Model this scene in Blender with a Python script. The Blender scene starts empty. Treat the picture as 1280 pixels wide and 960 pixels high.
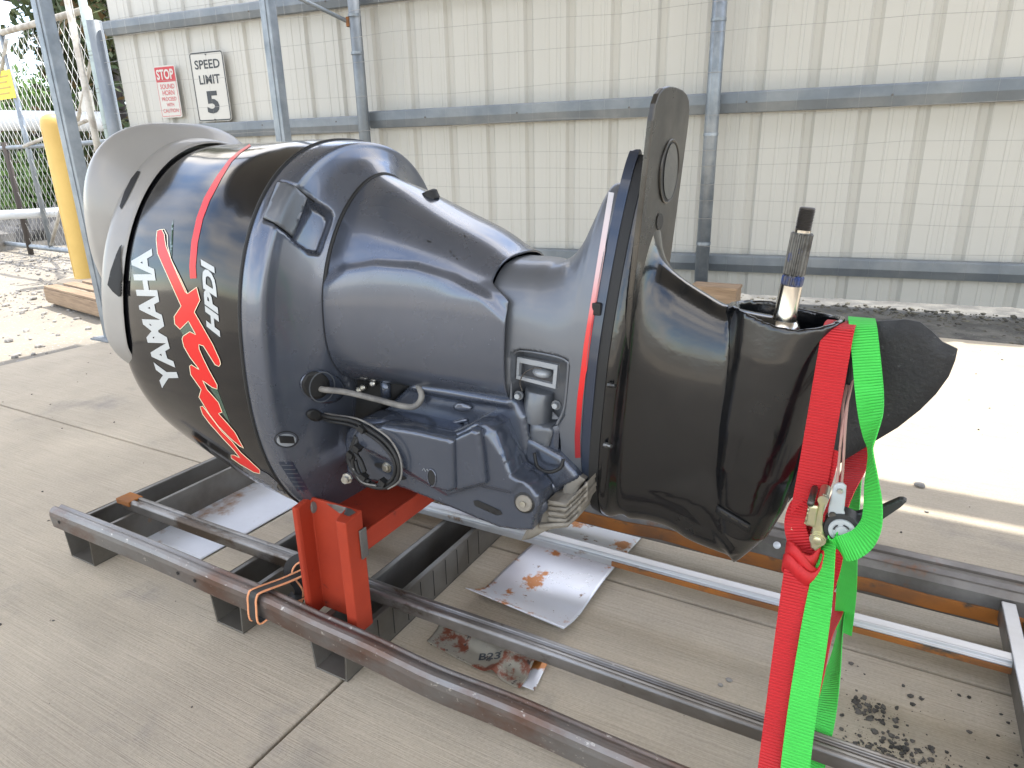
import bpy, bmesh, math, random
import numpy as np
from mathutils import Vector, Matrix, noise
from mathutils.bvhtree import BVHTree
from mathutils.geometry import delaunay_2d_cdt
random.seed(7)
SC = bpy.context.scene
COL = SC.collection
R_ = math.radians

# ---------------------------------------------------------------- camera
F, PITCH, ROLL, AZ, CH = 845.0, R_(18.5), R_(1.25), R_(29.3), 0.9
_fh = Vector((-math.sin(AZ), math.cos(AZ), 0)); _r = Vector((math.cos(AZ), math.sin(AZ), 0)); _u = Vector((0, 0, 1))
CF = _fh*math.cos(PITCH) - _u*math.sin(PITCH)
_up = _fh*math.sin(PITCH) + _u*math.cos(PITCH)
CR = _r*math.cos(ROLL) - _up*math.sin(ROLL)
CU = _r*math.sin(ROLL) + _up*math.cos(ROLL)
CC = Vector((0, 0, CH))
cam = bpy.data.cameras.new('camera'); co = bpy.data.objects.new('camera', cam); COL.objects.link(co)
cam.sensor_fit = 'HORIZONTAL'; cam.sensor_width = 36.0; cam.lens = 36.0*F/1280.0
cam.clip_start = 0.02; cam.clip_end = 2000
m4 = Matrix((CR, CU, -CF)).transposed().to_4x4(); m4.translation = CC
co.matrix_world = m4
SC.camera = co
# ---------------------------------------------------------------- light
SUN_EL = R_(70.0)
w = bpy.data.worlds.new('World'); SC.world = w; w.use_nodes = True
wn, wl = w.node_tree.nodes, w.node_tree.links
bg = wn['Background']; sky = wn.new('ShaderNodeTexSky')
sky.sky_type = 'NISHITA'; sky.sun_disc = False; sky.sun_elevation = SUN_EL; sky.sun_rotation = 0.0
sky.air_density = 1.0; sky.dust_density = .5; sky.ozone_density = 1.2
wl.new(sky.outputs[0], bg.inputs[0]); bg.inputs[1].default_value = 0.15
tcw = wn.new('ShaderNodeTexCoord'); mpw = wn.new('ShaderNodeMapping'); mpw.inputs['Scale'].default_value = (1, 1, 2.6); mpw.inputs['Location'].default_value = (3.1, 1.7, .4); wl.new(tcw.outputs['Generated'], mpw.inputs[0])
nw = wn.new('ShaderNodeTexNoise'); nw.inputs['Scale'].default_value = 2.6; nw.inputs['Detail'].default_value = 9; nw.inputs['Roughness'].default_value = .62; wl.new(mpw.outputs[0], nw.inputs['Vector'])
rw = wn.new('ShaderNodeValToRGB'); rw.color_ramp.elements[0].position = .40; rw.color_ramp.elements[1].position = .64; wl.new(nw.outputs[0], rw.inputs[0])
mw_ = wn.new('ShaderNodeMix'); mw_.data_type = 'RGBA'; wl.new(rw.outputs[0], mw_.inputs[0]); wl.new(sky.outputs[0], mw_.inputs[6]); mw_.inputs[7].default_value = (7.6, 7.1, 6.5, 1)
wl.new(mw_.outputs[2], bg.inputs[0])
sl = bpy.data.lights.new('sun', 'SUN'); so = bpy.data.objects.new('sun', sl); COL.objects.link(so)
sl.energy = 2.0; sl.angle = R_(0.55); sl.color = (1.0, 0.955, 0.88)
so.rotation_euler = Vector((0, -math.cos(SUN_EL), -math.sin(SUN_EL))).to_track_quat('-Z', 'Y').to_euler()
SC.view_settings.view_transform = 'Standard'; SC.view_settings.look = 'None'
SC.view_settings.exposure = 1.92; SC.view_settings.gamma = 1.0
SC.view_settings.use_curve_mapping = False
SC.cycles.max_bounces = 8

# ---------------------------------------------------------------- pixel of the photograph <-> point in the place
def ray(x, y): return CF + CR*((x-640)/F) + CU*((480-y)/F)
def onY(x, y, Y): d = ray(x, y); return CC + d*((Y-CC.y)/d.y)
def onX(x, y, X): d = ray(x, y); return CC + d*((X-CC.x)/d.x)
def onZ(x, y, Z=0.0): d = ray(x, y); return CC + d*((Z-CC.z)/d.z)
def proj(P):
    d = Vector(P)-CC; z = d.dot(CF)
    return 640+F*d.dot(CR)/z, 480-F*d.dot(CU)/z

# ---------------------------------------------------------------- materials
def mat(name, col, rough=.5, metal=0., coat=0., noise_amt=0., nscale=8., col2=None, lo=.4, hi=.6, bump=0., bscale=60., stretch=None,
        rvar=0., spots=None, emis=None, spec=None, detail=6, coords='Object'):
    m = bpy.data.materials.new(name); m.use_nodes = True
    nt = m.node_tree; N, L = nt.nodes, nt.links; b = N['Principled BSDF']
    b.inputs['Base Color'].default_value = (*col, 1); b.inputs['Roughness'].default_value = rough
    b.inputs['Metallic'].default_value = metal; b.inputs['Coat Weight'].default_value = coat; b.inputs['Coat Roughness'].default_value = .06
    if spec is not None: b.inputs['Specular IOR Level'].default_value = spec
    tc = N.new('ShaderNodeTexCoord'); mp = N.new('ShaderNodeMapping'); L.new(tc.outputs[coords], mp.inputs[0])
    if stretch: mp.inputs['Scale'].default_value = stretch
    out = None
    def nz(scale, det=6, rgh=.6, src=None):
        n = N.new('ShaderNodeTexNoise'); n.inputs['Scale'].default_value = scale; n.inputs['Detail'].default_value = det
        n.inputs['Roughness'].default_value = rgh; L.new((src or mp.outputs[0]), n.inputs['Vector']); return n.outputs[0]
    def ramp(src, a, c, ca=(0, 0, 0, 1), cb=(1, 1, 1, 1)):
        r = N.new('ShaderNodeValToRGB'); r.color_ramp.elements[0].position = a; r.color_ramp.elements[1].position = c
        r.color_ramp.elements[0].color = ca; r.color_ramp.elements[1].color = cb; L.new(src, r.inputs[0]); return r.outputs[0]
    def mix(f, a, c, mode='MIX'):
        x = N.new('ShaderNodeMix'); x.data_type = 'RGBA'; x.blend_type = mode
        if isinstance(f, float): x.inputs[0].default_value = f
        else: L.new(f, x.inputs[0])
        for s, v in ((6, a), (7, c)):
            if isinstance(v, tuple): x.inputs[s].default_value = (*v[:3], 1)
            else: L.new(v, x.inputs[s])
        return x.outputs[2]
    c = tuple(col)
    if col2: c = mix(ramp(nz(nscale, detail), lo, hi), c, tuple(col2))
    for sp in (spots or []):   # (colour, scale, lo, hi)
        c = mix(ramp(nz(sp[1], 8, .65), sp[2], sp[3]), c, tuple(sp[0]))
    if noise_amt:
        g = ramp(nz(nscale*2.3, 8), .25, .75, (1-noise_amt,)*3+(1,), (1+noise_amt*.0+0.0,)*3+(1,))
        c = mix(1.0, c, g, 'MULTIPLY')
    if not isinstance(c, tuple): L.new(c, b.inputs['Base Color'])
    if rvar:
        L.new(ramp(nz(nscale*1.7), .3, .7, (max(0, rough-rvar),)*3+(1,), (min(1, rough+rvar),)*3+(1,)), b.inputs['Roughness'])
    if bump:
        bp = N.new('ShaderNodeBump'); bp.inputs['Strength'].default_value = bump; bp.inputs['Distance'].default_value = .002
        L.new(nz(bscale, 4), bp.inputs['Height']); L.new(bp.outputs[0], b.inputs['Normal'])
    m['h'] = 1
    return m

def concrete():
    m = mat('broomed_concrete', (.56, .49, .385), .85, col2=(.48, .42, .335), nscale=1.6, lo=.32, hi=.72,
            spots=[((.27, .255, .235), 3.1, .58, .8), ((.12, .11, .10), 55., .70, .76)], noise_amt=.22, detail=9)
    N, L = m.node_tree.nodes, m.node_tree.links; b = N['Principled BSDF']
    tc = N.new('ShaderNodeTexCoord'); mp = N.new('ShaderNodeMapping'); mp.inputs['Scale'].default_value = (2.6, 300, 1)
    mp.inputs['Rotation'].default_value = (0, 0, R_(-1.5))
    L.new(tc.outputs['Object'], mp.inputs[0])
    n = N.new('ShaderNodeTexNoise'); n.inputs['Scale'].default_value = 1.6; n.inputs['Detail'].default_value = 7; n.inputs['Roughness'].default_value = .7
    L.new(mp.outputs[0], n.inputs['Vector'])
    n2 = N.new('ShaderNodeTexNoise'); n2.inputs['Scale'].default_value = 170; n2.inputs['Detail'].default_value = 5; L.new(tc.outputs['Object'], n2.inputs['Vector'])
    ad = N.new('ShaderNodeMath'); ad.operation = 'MULTIPLY_ADD'; ad.inputs[1].default_value = .35
    L.new(n2.outputs[0], ad.inputs[0]); L.new(n.outputs[0], ad.inputs[2])
    bp = N.new('ShaderNodeBump'); bp.inputs['Strength'].default_value = .55; bp.inputs['Distance'].default_value = .003
    L.new(ad.outputs[0], bp.inputs['Height']); L.new(bp.outputs[0], b.inputs['Normal'])
    # low points of the bump darker in colour, high points lighter
    src = b.inputs['Base Color'].links[0].from_socket
    r = N.new('ShaderNodeValToRGB'); r.color_ramp.elements[0].position = .33; r.color_ramp.elements[0].color = (.76, .75, .73, 1)
    r.color_ramp.elements[1].position = .58; r.color_ramp.elements[1].color = (1.08, 1.07, 1.05, 1); L.new(ad.outputs[0], r.inputs[0])
    r.color_ramp.elements[0].position = .50; r.color_ramp.elements[1].position = .80
    x = N.new('ShaderNodeMix'); x.data_type = 'RGBA'; x.blend_type = 'MULTIPLY'; x.inputs[0].default_value = 1
    L.new(src, x.inputs[6]); L.new(r.outputs[0], x.inputs[7]); L.new(x.outputs[2], b.inputs['Base Color'])
    return m

M = {}
M['concrete'] = concrete()
M['gravel'] = mat('limestone_gravel', (.30, .265, .21), .95, col2=(.22, .20, .165), nscale=2.2, lo=.35, hi=.7, spots=[((.2, .19, .18), 26., .55, .7), ((.42, .4, .37), 60., .58, .66)], bump=1., bscale=45)
M['gravel_dark'] = mat('dark_gravel', (.13, .125, .11), .95, col2=(.07, .068, .062), nscale=9, spots=[((.26, .25, .23), 70., .6, .7)], bump=1., bscale=60)  # darker gravel tone for the strip at the wall foot
M['stone'] = mat('pale_stone', (.38, .36, .33), .9, col2=(.2, .19, .18), nscale=14)
M['rock'] = mat('rip_rap_rock', (.27, .255, .235), .9, col2=(.14, .135, .13), nscale=3)
M['dirt'] = mat('dark_dirt', (.05, .047, .042), .95, col2=(.12, .11, .10), nscale=40)
M['soil'] = mat('soil_edge', (.06, .055, .045), .95, col2=(.14, .13, .10), nscale=20, bump=1, bscale=40)
M['grass'] = mat('grass', (.10, .16, .035), .9, col2=(.16, .22, .05), nscale=1.2)
M['wall'] = mat('offwhite_wall_sheet', (.51, .50, .455), .55, col2=(.46, .455, .42), nscale=1.4, noise_amt=.05, lo=.3, hi=.8, stretch=(1, 1, .25))
M['galv'] = mat('galvanised_steel', (.30, .33, .36), .45, .55, col2=(.20, .23, .26), nscale=9, lo=.35, hi=.65, rvar=.12, noise_amt=.1)
M['galvd'] = mat('weathered_girt_steel', (.17, .195, .22), .5, .45, col2=(.26, .28, .29), nscale=3.5, lo=.4, hi=.7, noise_amt=.2)
M['wire'] = mat('fence_wire', (.30, .295, .28), .5, .4)
M['chain'] = mat('chain_link_wire', (.55, .55, .53), .5, .4)
M['postg'] = mat('pale_green_post', (.38, .46, .44), .6, col2=(.3, .36, .35), nscale=8)
M['gatepost'] = mat('beige_gate_pipe', (.48, .46, .41), .6, col2=(.3, .27, .23), nscale=10)
M['yellow'] = mat('yellow_plastic_sleeve', (.62, .42, .12), .5, col2=(.56, .37, .10), nscale=3)
M['wood'] = mat('raw_wood', (.34, .24, .155), .8, col2=(.24, .165, .105), nscale=5, stretch=(1, 12, 12), noise_amt=.2)
M['white'] = mat('white_print', (.80, .80, .78), .35)
M['logo'] = mat('silver_white_decal', (.47, .49, .49), .35, coat=.15)
M['cream'] = mat('cream_decal_outline', (.85, .74, .50), .35, coat=.5)
M['redink'] = mat('red_decal', (.66, .012, .010), .35, coat=.12, spec=.3)
M['greenink'] = mat('dark_green_decal', (.03, .075, .05), .25, coat=.6)
M['signwhite'] = mat('sign_white', (.50, .49, .45), .5)
M['signink'] = mat('sign_black', (.03, .035, .04), .5)
M['signred'] = mat('sign_red_faded', (.42, .03, .04), .5)
M['signpink'] = mat('sign_red_letter_faded', (.50, .10, .11), .5)
M['signyellow'] = mat('sign_yellow', (.85, .62, .02), .5)
M['signdim'] = mat('sign_faded_letter', (.40, .28, .03), .5)
M['blackcowl'] = mat('gloss_black_cowl', (.004, .004, .005), .14, coat=.35, spec=.3, nscale=5, rvar=.06, spots=[((.03, .03, .03), 30, .62, .8)])
M['navy'] = mat('blue_grey_metallic_paint', (.118, .132, .166), .27, .6, coat=.6, nscale=6, col2=(.106, .12, .152), rvar=.04)
M['navyd'] = mat('blue_grey_bracket_paint', (.075, .088, .118), .25, .55, coat=.6, nscale=8, col2=(.081, .095, .125), rvar=.05, bump=.08, bscale=140)
M['mid'] = mat('slate_grey_midsection_paint', (.14, .15, .168), .42, .45, coat=.3, nscale=8, rvar=.04)
M['navyx'] = mat('dark_navy_extension_paint', (.022, .032, .055), .3, .2, coat=.5)
M['taupe'] = mat('taupe_grey_cap_plastic', (.31, .298, .28), .42, .15, coat=.25, nscale=4, col2=(.28, .268, .25))
M['gear'] = mat('satin_black_gearcase_paint', (.004, .0045, .0055), .2, 0, coat=.5, spec=.5, nscale=9, rvar=.1, bump=.12, bscale=130, spots=[((.04, .04, .04), 60, .68, .75)])
M['skeg'] = mat('textured_black_skeg_paint', (.011, .011, .012), .55, nscale=20, rvar=.12, bump=.5, bscale=160, spots=[((.06, .06, .06), 90, .62, .7)])
M['plate'] = mat('rubbed_black_plate', (.085, .078, .068), .33, .6, nscale=7, rvar=.1, col2=(.05, .047, .043))
M['rubber'] = mat('black_rubber_and_hole_shade', (.010, .010, .010), .6)  # rubber parts, and flat black painted as shade inside holes and slots
M['rubg'] = mat('grey_dusty_hose', (.22, .21, .19), .7, col2=(.12, .115, .11), nscale=30)
M['zinc'] = mat('bare_bolt_steel', (.55, .54, .5), .35, .9, col2=(.35, .33, .28), nscale=60)
M['trimcyl'] = mat('grey_trim_cylinder', (.12, .13, .145), .4, .4, coat=.3)
M['trimcyl2'] = mat('light_grey_frame', (.32, .34, .36), .45, .3)
M['anode'] = mat('cast_zinc_anode', (.27, .25, .215), .6, .35, col2=(.19, .17, .14), nscale=20, bump=.4, bscale=80)
M['steel'] = mat('mill_scale_steel', (.13, .12, .11), .42, .65, col2=(.24, .23, .22), nscale=7, lo=.4, hi=.7, rvar=.12, spots=[((.20, .085, .035), 11, .60, .74)], noise_amt=.25, bump=.15, bscale=90)
M['steelf'] = mat('front_rail_steel', (.17, .115, .09), .42, .7, col2=(.24, .23, .22), nscale=5, lo=.4, hi=.6, rvar=.12, spots=[((.16, .075, .045), 7, .50, .68), ((.6, .56, .5), 120, .62, .72)], noise_amt=.25, stretch=(.6, 1, 1), bump=.2, bscale=120)
M['rail'] = mat('worn_galvanised_rail', (.17, .155, .135), .38, .7, col2=(.40, .39, .38), nscale=4, lo=.45, hi=.66, rvar=.12, spots=[((.10, .075, .055), 14, .54, .62), ((.55, .53, .5), 90, .68, .74)], noise_amt=.2, stretch=(.5, 1, 1))
M['railw'] = mat('bright_worn_rail', (.50, .51, .53), .38, .6, col2=(.42, .42, .42), nscale=6, spots=[((.20, .12, .06), 22, .64, .72)], noise_amt=.15, stretch=(.5, 1, 1))
M['rust'] = mat('orange_rust', (.34, .12, .018), .8, .1, col2=(.17, .075, .03), nscale=9, lo=.40, hi=.65, spots=[((.07, .055, .04), 24, .55, .66)], stretch=(.5, 1, 1))
M['chan'] = mat('bluish_channel_steel', (.12, .108, .09), .40, .45, col2=(.21, .20, .18), nscale=5, lo=.35, hi=.65, rvar=.1, spots=[((.30, .14, .05), 9, .64, .74)], noise_amt=.2)
M['red'] = mat('red_primer_paint', (.38, .045, .018), .6, col2=(.27, .030, .014), spec=.25, nscale=6, lo=.3, hi=.7, spots=[((.09, .025, .02), 24, .62, .72)], rvar=.1, bump=.1, bscale=60)
M['sheetw'] = mat('white_coated_sheet', (.60, .62, .66), .4, .2, spots=[((.30, .15, .06), 5.5, .58, .68), ((.16, .11, .10), 4.0, .62, .72)], nscale=8, noise_amt=.1)
M['sheet'] = mat('bright_sheet_metal', (.66, .68, .72), .32, .35, spots=[((.48, .19, .055), 9, .56, .60), ((.2, .12, .08), 28, .62, .66)], nscale=5, rvar=.08, noise_amt=.08)
M['sheetc'] = mat('crumpled_dirty_sheet', (.27, .25, .20), .5, .3, spots=[((.17, .05, .025), 17, .52, .58), ((.06, .05, .045), 60, .60, .64)], nscale=9, noise_amt=.2)
M['shaft'] = mat('polished_shaft_steel', (.62, .58, .52), .18, 1., nscale=20, stretch=(1, 1, .2), noise_amt=.2)
M['spline'] = mat('greased_spline_steel', (.15, .15, .145), .35, .8, col2=(.06, .058, .055), nscale=40, spots=[((.02, .05, .22), 30, .60, .66)])
M['grease'] = mat('blue_greased_steel', (.02, .05, .19), .25, .5, col2=(.12, .12, .13), nscale=70)
M['thread'] = mat('dark_threaded_steel', (.12, .11, .10), .45, .8)
M['zincy'] = mat('yellow_zinc_plated_steel', (.58, .55, .33), .3, .85, col2=(.45, .44, .36), nscale=20)
M['grey'] = mat('grey_plastic', (.42, .45, .46), .45)
M['blackp'] = mat('black_plastic', (.025, .027, .028), .45)
M['rope'] = mat('dusty_pink_cord', (.45, .26, .22), .8)
M['orange'] = mat('orange_cord_edge', (.75, .33, .16), .7)
M['foliage'] = mat('leaves_green', (.075, .15, .03), .7, col2=(.14, .24, .05), nscale=2.5)
M['foliaged'] = mat('leaves_dark', (.035, .06, .022), .8, col2=(.075, .09, .03), nscale=2)
M['foliageb'] = mat('leaves_brown', (.12, .08, .03), .8)
M['bark'] = mat('bark', (.06, .05, .045), .9, bump=.5)
M['pipe'] = mat('pale_pipe', (.62, .64, .66), .5, col2=(.5, .52, .53), nscale=2)
M['ceil'] = mat('canopy_sheet', (.42, .41, .39), .6, .1)
M['cloud'] = mat('cloud', (.8, .8, .8), 1.)

def webbing(name, col):
    m = mat(name, col, .62, noise_amt=.12, nscale=12); N, L = m.node_tree.nodes, m.node_tree.links; b = N['Principled BSDF']
    uv = N.new('ShaderNodeUVMap'); wv = N.new('ShaderNodeTexWave'); wv.bands_direction = 'Y'; wv.inputs['Scale'].default_value = 84.; wv.inputs['Distortion'].default_value = .15
    L.new(uv.outputs[0], wv.inputs[0]); bp = N.new('ShaderNodeBump'); bp.inputs['Strength'].default_value = .8; bp.inputs['Distance'].default_value = .0012
    L.new(wv.outputs[1], bp.inputs['Height']); L.new(bp.outputs[0], b.inputs['Normal'])
    s = b.inputs['Base Color'].links[0].from_socket
    r = N.new('ShaderNodeValToRGB'); r.color_ramp.elements[0].color = (.82, .82, .82, 1); L.new(wv.outputs[1], r.inputs[0])
    x = N.new('ShaderNodeMix'); x.data_type = 'RGBA'; x.blend_type = 'MULTIPLY'; x.inputs[0].default_value = 1
    L.new(s, x.inputs[6]); L.new(r.outputs[0], x.inputs[7]); L.new(x.outputs[2], b.inputs['Base Color']); return m
M['wred'] = webbing('red_webbing', (.60, .012, .018)); M['wgreen'] = webbing('green_webbing', (.06, .66, .08)); M['wredp'] = mat('red_webbing_edge_on', (.50, .012, .016), .65)

# ---------------------------------------------------------------- object helpers
def link(name, me, m, parent=None, smooth=False, kind=None):
    o = bpy.data.objects.new(name, me); COL.objects.link(o)
    if m is not None: me.materials.append(m if not isinstance(m, str) else M[m])
    if parent is not None: o.parent = parent
    if smooth:
        me.polygons.foreach_set('use_smooth', [True]*len(me.polygons))
    if kind: o['kind'] = kind
    return o
def pyd(name, v, f, m, parent=None, smooth=False, kind=None):
    me = bpy.data.meshes.new(name); me.from_pydata([tuple(p) for p in v], [], f); me.update()
    return link(name, me, m, parent, smooth, kind)
def bmo(name, bm, m, parent=None, smooth=False, kind=None):
    me = bpy.data.meshes.new(name); bmesh.ops.recalc_face_normals(bm, faces=bm.faces); bm.to_mesh(me); bm.free()
    return link(name, me, m, parent, smooth, kind)
def empty(name, loc=(0, 0, 0)):
    o = bpy.data.objects.new(name, None); COL.objects.link(o); o.location = loc; o.empty_display_size = .05; return o
def tag(o, label=None, cat=None, group=None, kind=None):
    if label: o['label'] = label
    if cat: o['category'] = cat
    if group: o['group'] = group
    if kind: o['kind'] = kind
    return o
def thing(name, label, cat, group=None):
    return tag(empty(name), label, cat, group)
def settle(root, loc):       # put the Empty at the thing's base, keep its parts where they are
    loc = Vector(loc); root.location = loc
    for c in [o for o in bpy.data.objects if o.parent == root]: c.location = c.location - loc
def bevel(o, wd=.002, seg=2, ang=35):
    b = o.modifiers.new('bevel', 'BEVEL'); b.width = wd; b.segments = seg; b.limit_method = 'ANGLE'; b.angle_limit = R_(ang); b.harden_normals = False
    return o
def box(name, x0, x1, y0, y1, z0, z1, m, parent=None, bw=0, kind=None):
    v = [(x, y, z) for z in (z0, z1) for y in (y0, y1) for x in (x0, x1)]
    f = [(0, 2, 3, 1), (4, 5, 7, 6), (0, 1, 5, 4), (2, 6, 7, 3), (0, 4, 6, 2), (1, 3, 7, 5)]
    o = pyd(name, v, f, m, parent, kind=kind)
    if bw: bevel(o, bw)
    return o
def add_box(bm, c, sx, sy, sz, rot=None):
    r = bmesh.ops.create_cube(bm, size=1); T = Matrix.Translation(c) @ (rot.to_4x4() if rot else Matrix()) @ Matrix.Diagonal((sx, sy, sz, 1))
    bmesh.ops.transform(bm, matrix=T, verts=r['verts'])
def tube_data(pts, rad, seg=10, closed=False):
    P = [Vector(p) for p in pts]; n = len(P); V = []; Fc = []
    rr = rad if isinstance(rad, (list, tuple)) else [rad]*n
    up = None
    for i in range(n):
        a = P[(i-1) % n] if (closed or i > 0) else P[i]; b = P[(i+1) % n] if (closed or i < n-1) else P[i]
        t = (b-a).normalized()
        if up is None:
            up = t.orthogonal().normalized()
        up = (up - t*up.dot(t)).normalized(); s = t.cross(up)
        for k in range(seg):
            an = 2*math.pi*k/seg; V.append(P[i]+(up*math.cos(an)+s*math.sin(an))*rr[i])
    for i in range(n if closed else n-1):
        j = (i+1) % n
        for k in range(seg):
            Fc.append((i*seg+k, i*seg+(k+1) % seg, j*seg+(k+1) % seg, j*seg+k))
    if not closed:
        Fc.append(tuple(range(seg-1, -1, -1))); Fc.append(tuple((n-1)*seg+k for k in range(seg)))
    return V, Fc
def tube(name, pts, rad, m, parent=None, seg=10, closed=False, smooth=True):
    V, Fc = tube_data(pts, rad, seg, closed); return pyd(name, V, Fc, m, parent, smooth)
def tubes(name, lst, rad, m, parent=None, seg=5, kind=None):
    V, Fc = [], []
    for pts in lst:
        v, f = tube_data(pts, rad, seg); o = len(V); V += v; Fc += [tuple(i+o for i in q) for q in f]
    return pyd(name, V, Fc, m, parent, True, kind)
def smooth_path(P, n=8, closed=False):
    P = [Vector(p) for p in P]; out = []; m = len(P)
    rng = range(m if closed else m-1)
    for i in rng:
        g = (lambda k: P[k % m]) if closed else (lambda k: P[min(max(k, 0), m-1)])
        a, b, c, d = g(i-1), g(i), g(i+1), g(i+2)
        for k in range(n):
            t = k/n
            out.append(.5*((2*b)+(c-a)*t+(2*a-5*b+4*c-d)*t*t+(3*b-a-3*c+d)*t**3))
    if not closed: out.append(P[-1])
    return out
def lathe(name, origin, axis, prof, m, parent=None, seg=32, smooth=True):   # prof: (r, h) along axis
    a = Vector(axis).normalized(); u = a.orthogonal().normalized(); v = a.cross(u); o = Vector(origin); V = []; Fc = []
    for r, h in prof:
        for k in range(seg):
            t = 2*math.pi*k/seg; V.append(o+a*h+(u*math.cos(t)+v*math.sin(t))*max(r, 1e-5))
    for i in range(len(prof)-1):
        for k in range(seg):
            Fc.append((i*seg+k, i*seg+(k+1) % seg, (i+1)*seg+(k+1) % seg, (i+1)*seg+k))
    Fc.append(tuple(range(seg-1, -1, -1))); Fc.append(tuple((len(prof)-1)*seg+k for k in range(seg)))
    o2 = pyd(name, V, Fc, m, parent, smooth)
    if smooth: e = o2.modifiers.new('edge', 'EDGE_SPLIT'); e.split_angle = R_(38)
    return o2
def ribbon(name, path, width, m, parent=None, thick=.0016, n=8, wobble=0.):
    # path: (point, angle) ; angle turns the flat side about the strap's own run
    P = smooth_path([p for p, a in path], n); A = smooth_path([Vector((a, 0, 0)) for p, a in path], n)
    V, Fc, UV = [], [], []; L = 0
    for i, p in enumerate(P):
        t = (P[min(i+1, len(P)-1)]-P[max(i-1, 0)]).normalized()
        if i: L += (p-P[i-1]).length
        wx = Vector((1, 0, 0)); wx = (wx-t*wx.dot(t)).normalized(); ny = t.cross(wx)
        a = R_(A[i].x)+wobble*math.sin(i*1.7); wd = wx*math.cos(a)+ny*math.sin(a); nn = t.cross(wd)
        for s, q in ((-1, -1), (1, -1), (1, 1), (-1, 1)):
            V.append(p+wd*s*width/2+nn*q*thick/2); UV.append(((s+1)/2*width, L))
    k = len(P)
    for i in range(k-1):
        for j in range(4): Fc.append((i*4+j, i*4+(j+1) % 4, (i+1)*4+(j+1) % 4, (i+1)*4+j))
    Fc += [(3, 2, 1, 0), tuple((k-1)*4+j for j in range(4))]
    o = pyd(name, V, Fc, m, parent)
    uv = o.data.uv_layers.new(name='UVMap')
    for l in o.data.loops: uv.data[l.index].uv = UV[l.vertex_index]
    return o
def inside(poly, x, y):
    c = False; j = len(poly)-1
    for i in range(len(poly)):
        xi, yi = poly[i]; xj, yj = poly[j]
        if (yi > y) != (yj > y) and x < (xj-xi)*(y-yi)/(yj-yi)+xi: c = not c
        j = i
    return c
def pdist(poly, x, y):
    d = 1e9; n = len(poly)
    for i in range(n):
        ax, ay = poly[i]; bx, by = poly[(i+1) % n]; dx, dy = bx-ax, by-ay
        t = max(0, min(1, ((x-ax)*dx+(y-ay)*dy)/(dx*dx+dy*dy+1e-12))); d = min(d, math.hypot(ax+t*dx-x, ay+t*dy-y))
    return d
def ss(t): t = max(0., min(1., t)); return t*t*(3-2*t)
def fill2d(polys, step):     # triangles filling closed polygons, with inner points every step
    pts, edges = [], []
    xs = [p[0] for q in polys for p in q]; ys = [p[1] for q in polys for p in q]
    for q in polys:
        dq = []
        for i in range(len(q)):
            a, b = q[i], q[(i+1) % len(q)]; k = max(1, int(math.hypot(b[0]-a[0], b[1]-a[1])/step))
            dq += [(a[0]+(b[0]-a[0])*j/k, a[1]+(b[1]-a[1])*j/k) for j in range(k)]
        s = len(pts); pts += dq; edges += [(s+i, s+(i+1) % len(dq)) for i in range(len(dq))]
    nb = len(pts); y = min(ys)+step*.5; r = 0
    while y < max(ys):
        x = min(xs)+step*(.5+.5*(r % 2))
        while x < max(xs):
            cnt = sum(inside(q, x, y) for q in polys)
            if cnt % 2 and min(pdist(q, x, y) for q in polys) > step*.4: pts.append((x, y))
            x += step
        y += step*.87; r += 1
    vo, _, fo, _, _, _ = delaunay_2d_cdt([Vector(p) for p in pts], edges, [], 0, 1e-7)
    fo = [f for f in fo if sum(inside(q, sum(vo[i].x for i in f)/3, sum(vo[i].y for i in f)/3) for q in polys) % 2]
    return [(v.x, v.y) for v in vo], [tuple(f) for f in fo]
def bvh(*objs):
    dg = bpy.context.evaluated_depsgraph_get(); V, Fc = [], []
    for o in objs:
        e = o.evaluated_get(dg); me = e.to_mesh(); b = len(V); mw = o.matrix_world
        V += [mw @ v.co for v in me.vertices]; Fc += [tuple(b+i for i in p.vertices) for p in me.polygons]; e.to_mesh_clear()
    return BVHTree.FromPolygons(V, Fc)
def hit(tree, x, y, off):
    d = ray(x, y).normalized(); h = tree.ray_cast(CC, d)
    if h[0] is None: return None
    n = h[1] if h[1].dot(d) < 0 else -h[1]
    return h[0]+n*off, n
def decal(name, polys, tree, m, parent, off=.0008, step=5., tri=None, thick=0):
    if tri is None: v2, f2 = fill2d(polys, step)
    else: v2, f2 = tri
    V, ok = [], []
    for x, y in v2:
        h = hit(tree, x, y, off); ok.append(h is not None); V.append(h[0] if h else Vector((0, 0, -5)))
    f2 = [f for f in f2 if all(ok[i] for i in f) and max((V[f[a]]-V[f[a-1]]).length for a in range(3)) < .08]
    if not f2: return None
    used = sorted({i for f in f2 for i in f}); mp = {j: i for i, j in enumerate(used)}
    o = pyd(name, [V[j] for j in used], [tuple(mp[i] for i in f) for f in f2], m, parent, True)
    if thick: s = o.modifiers.new('solid', 'SOLIDIFY'); s.thickness = thick; s.offset = 0
    return o
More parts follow.
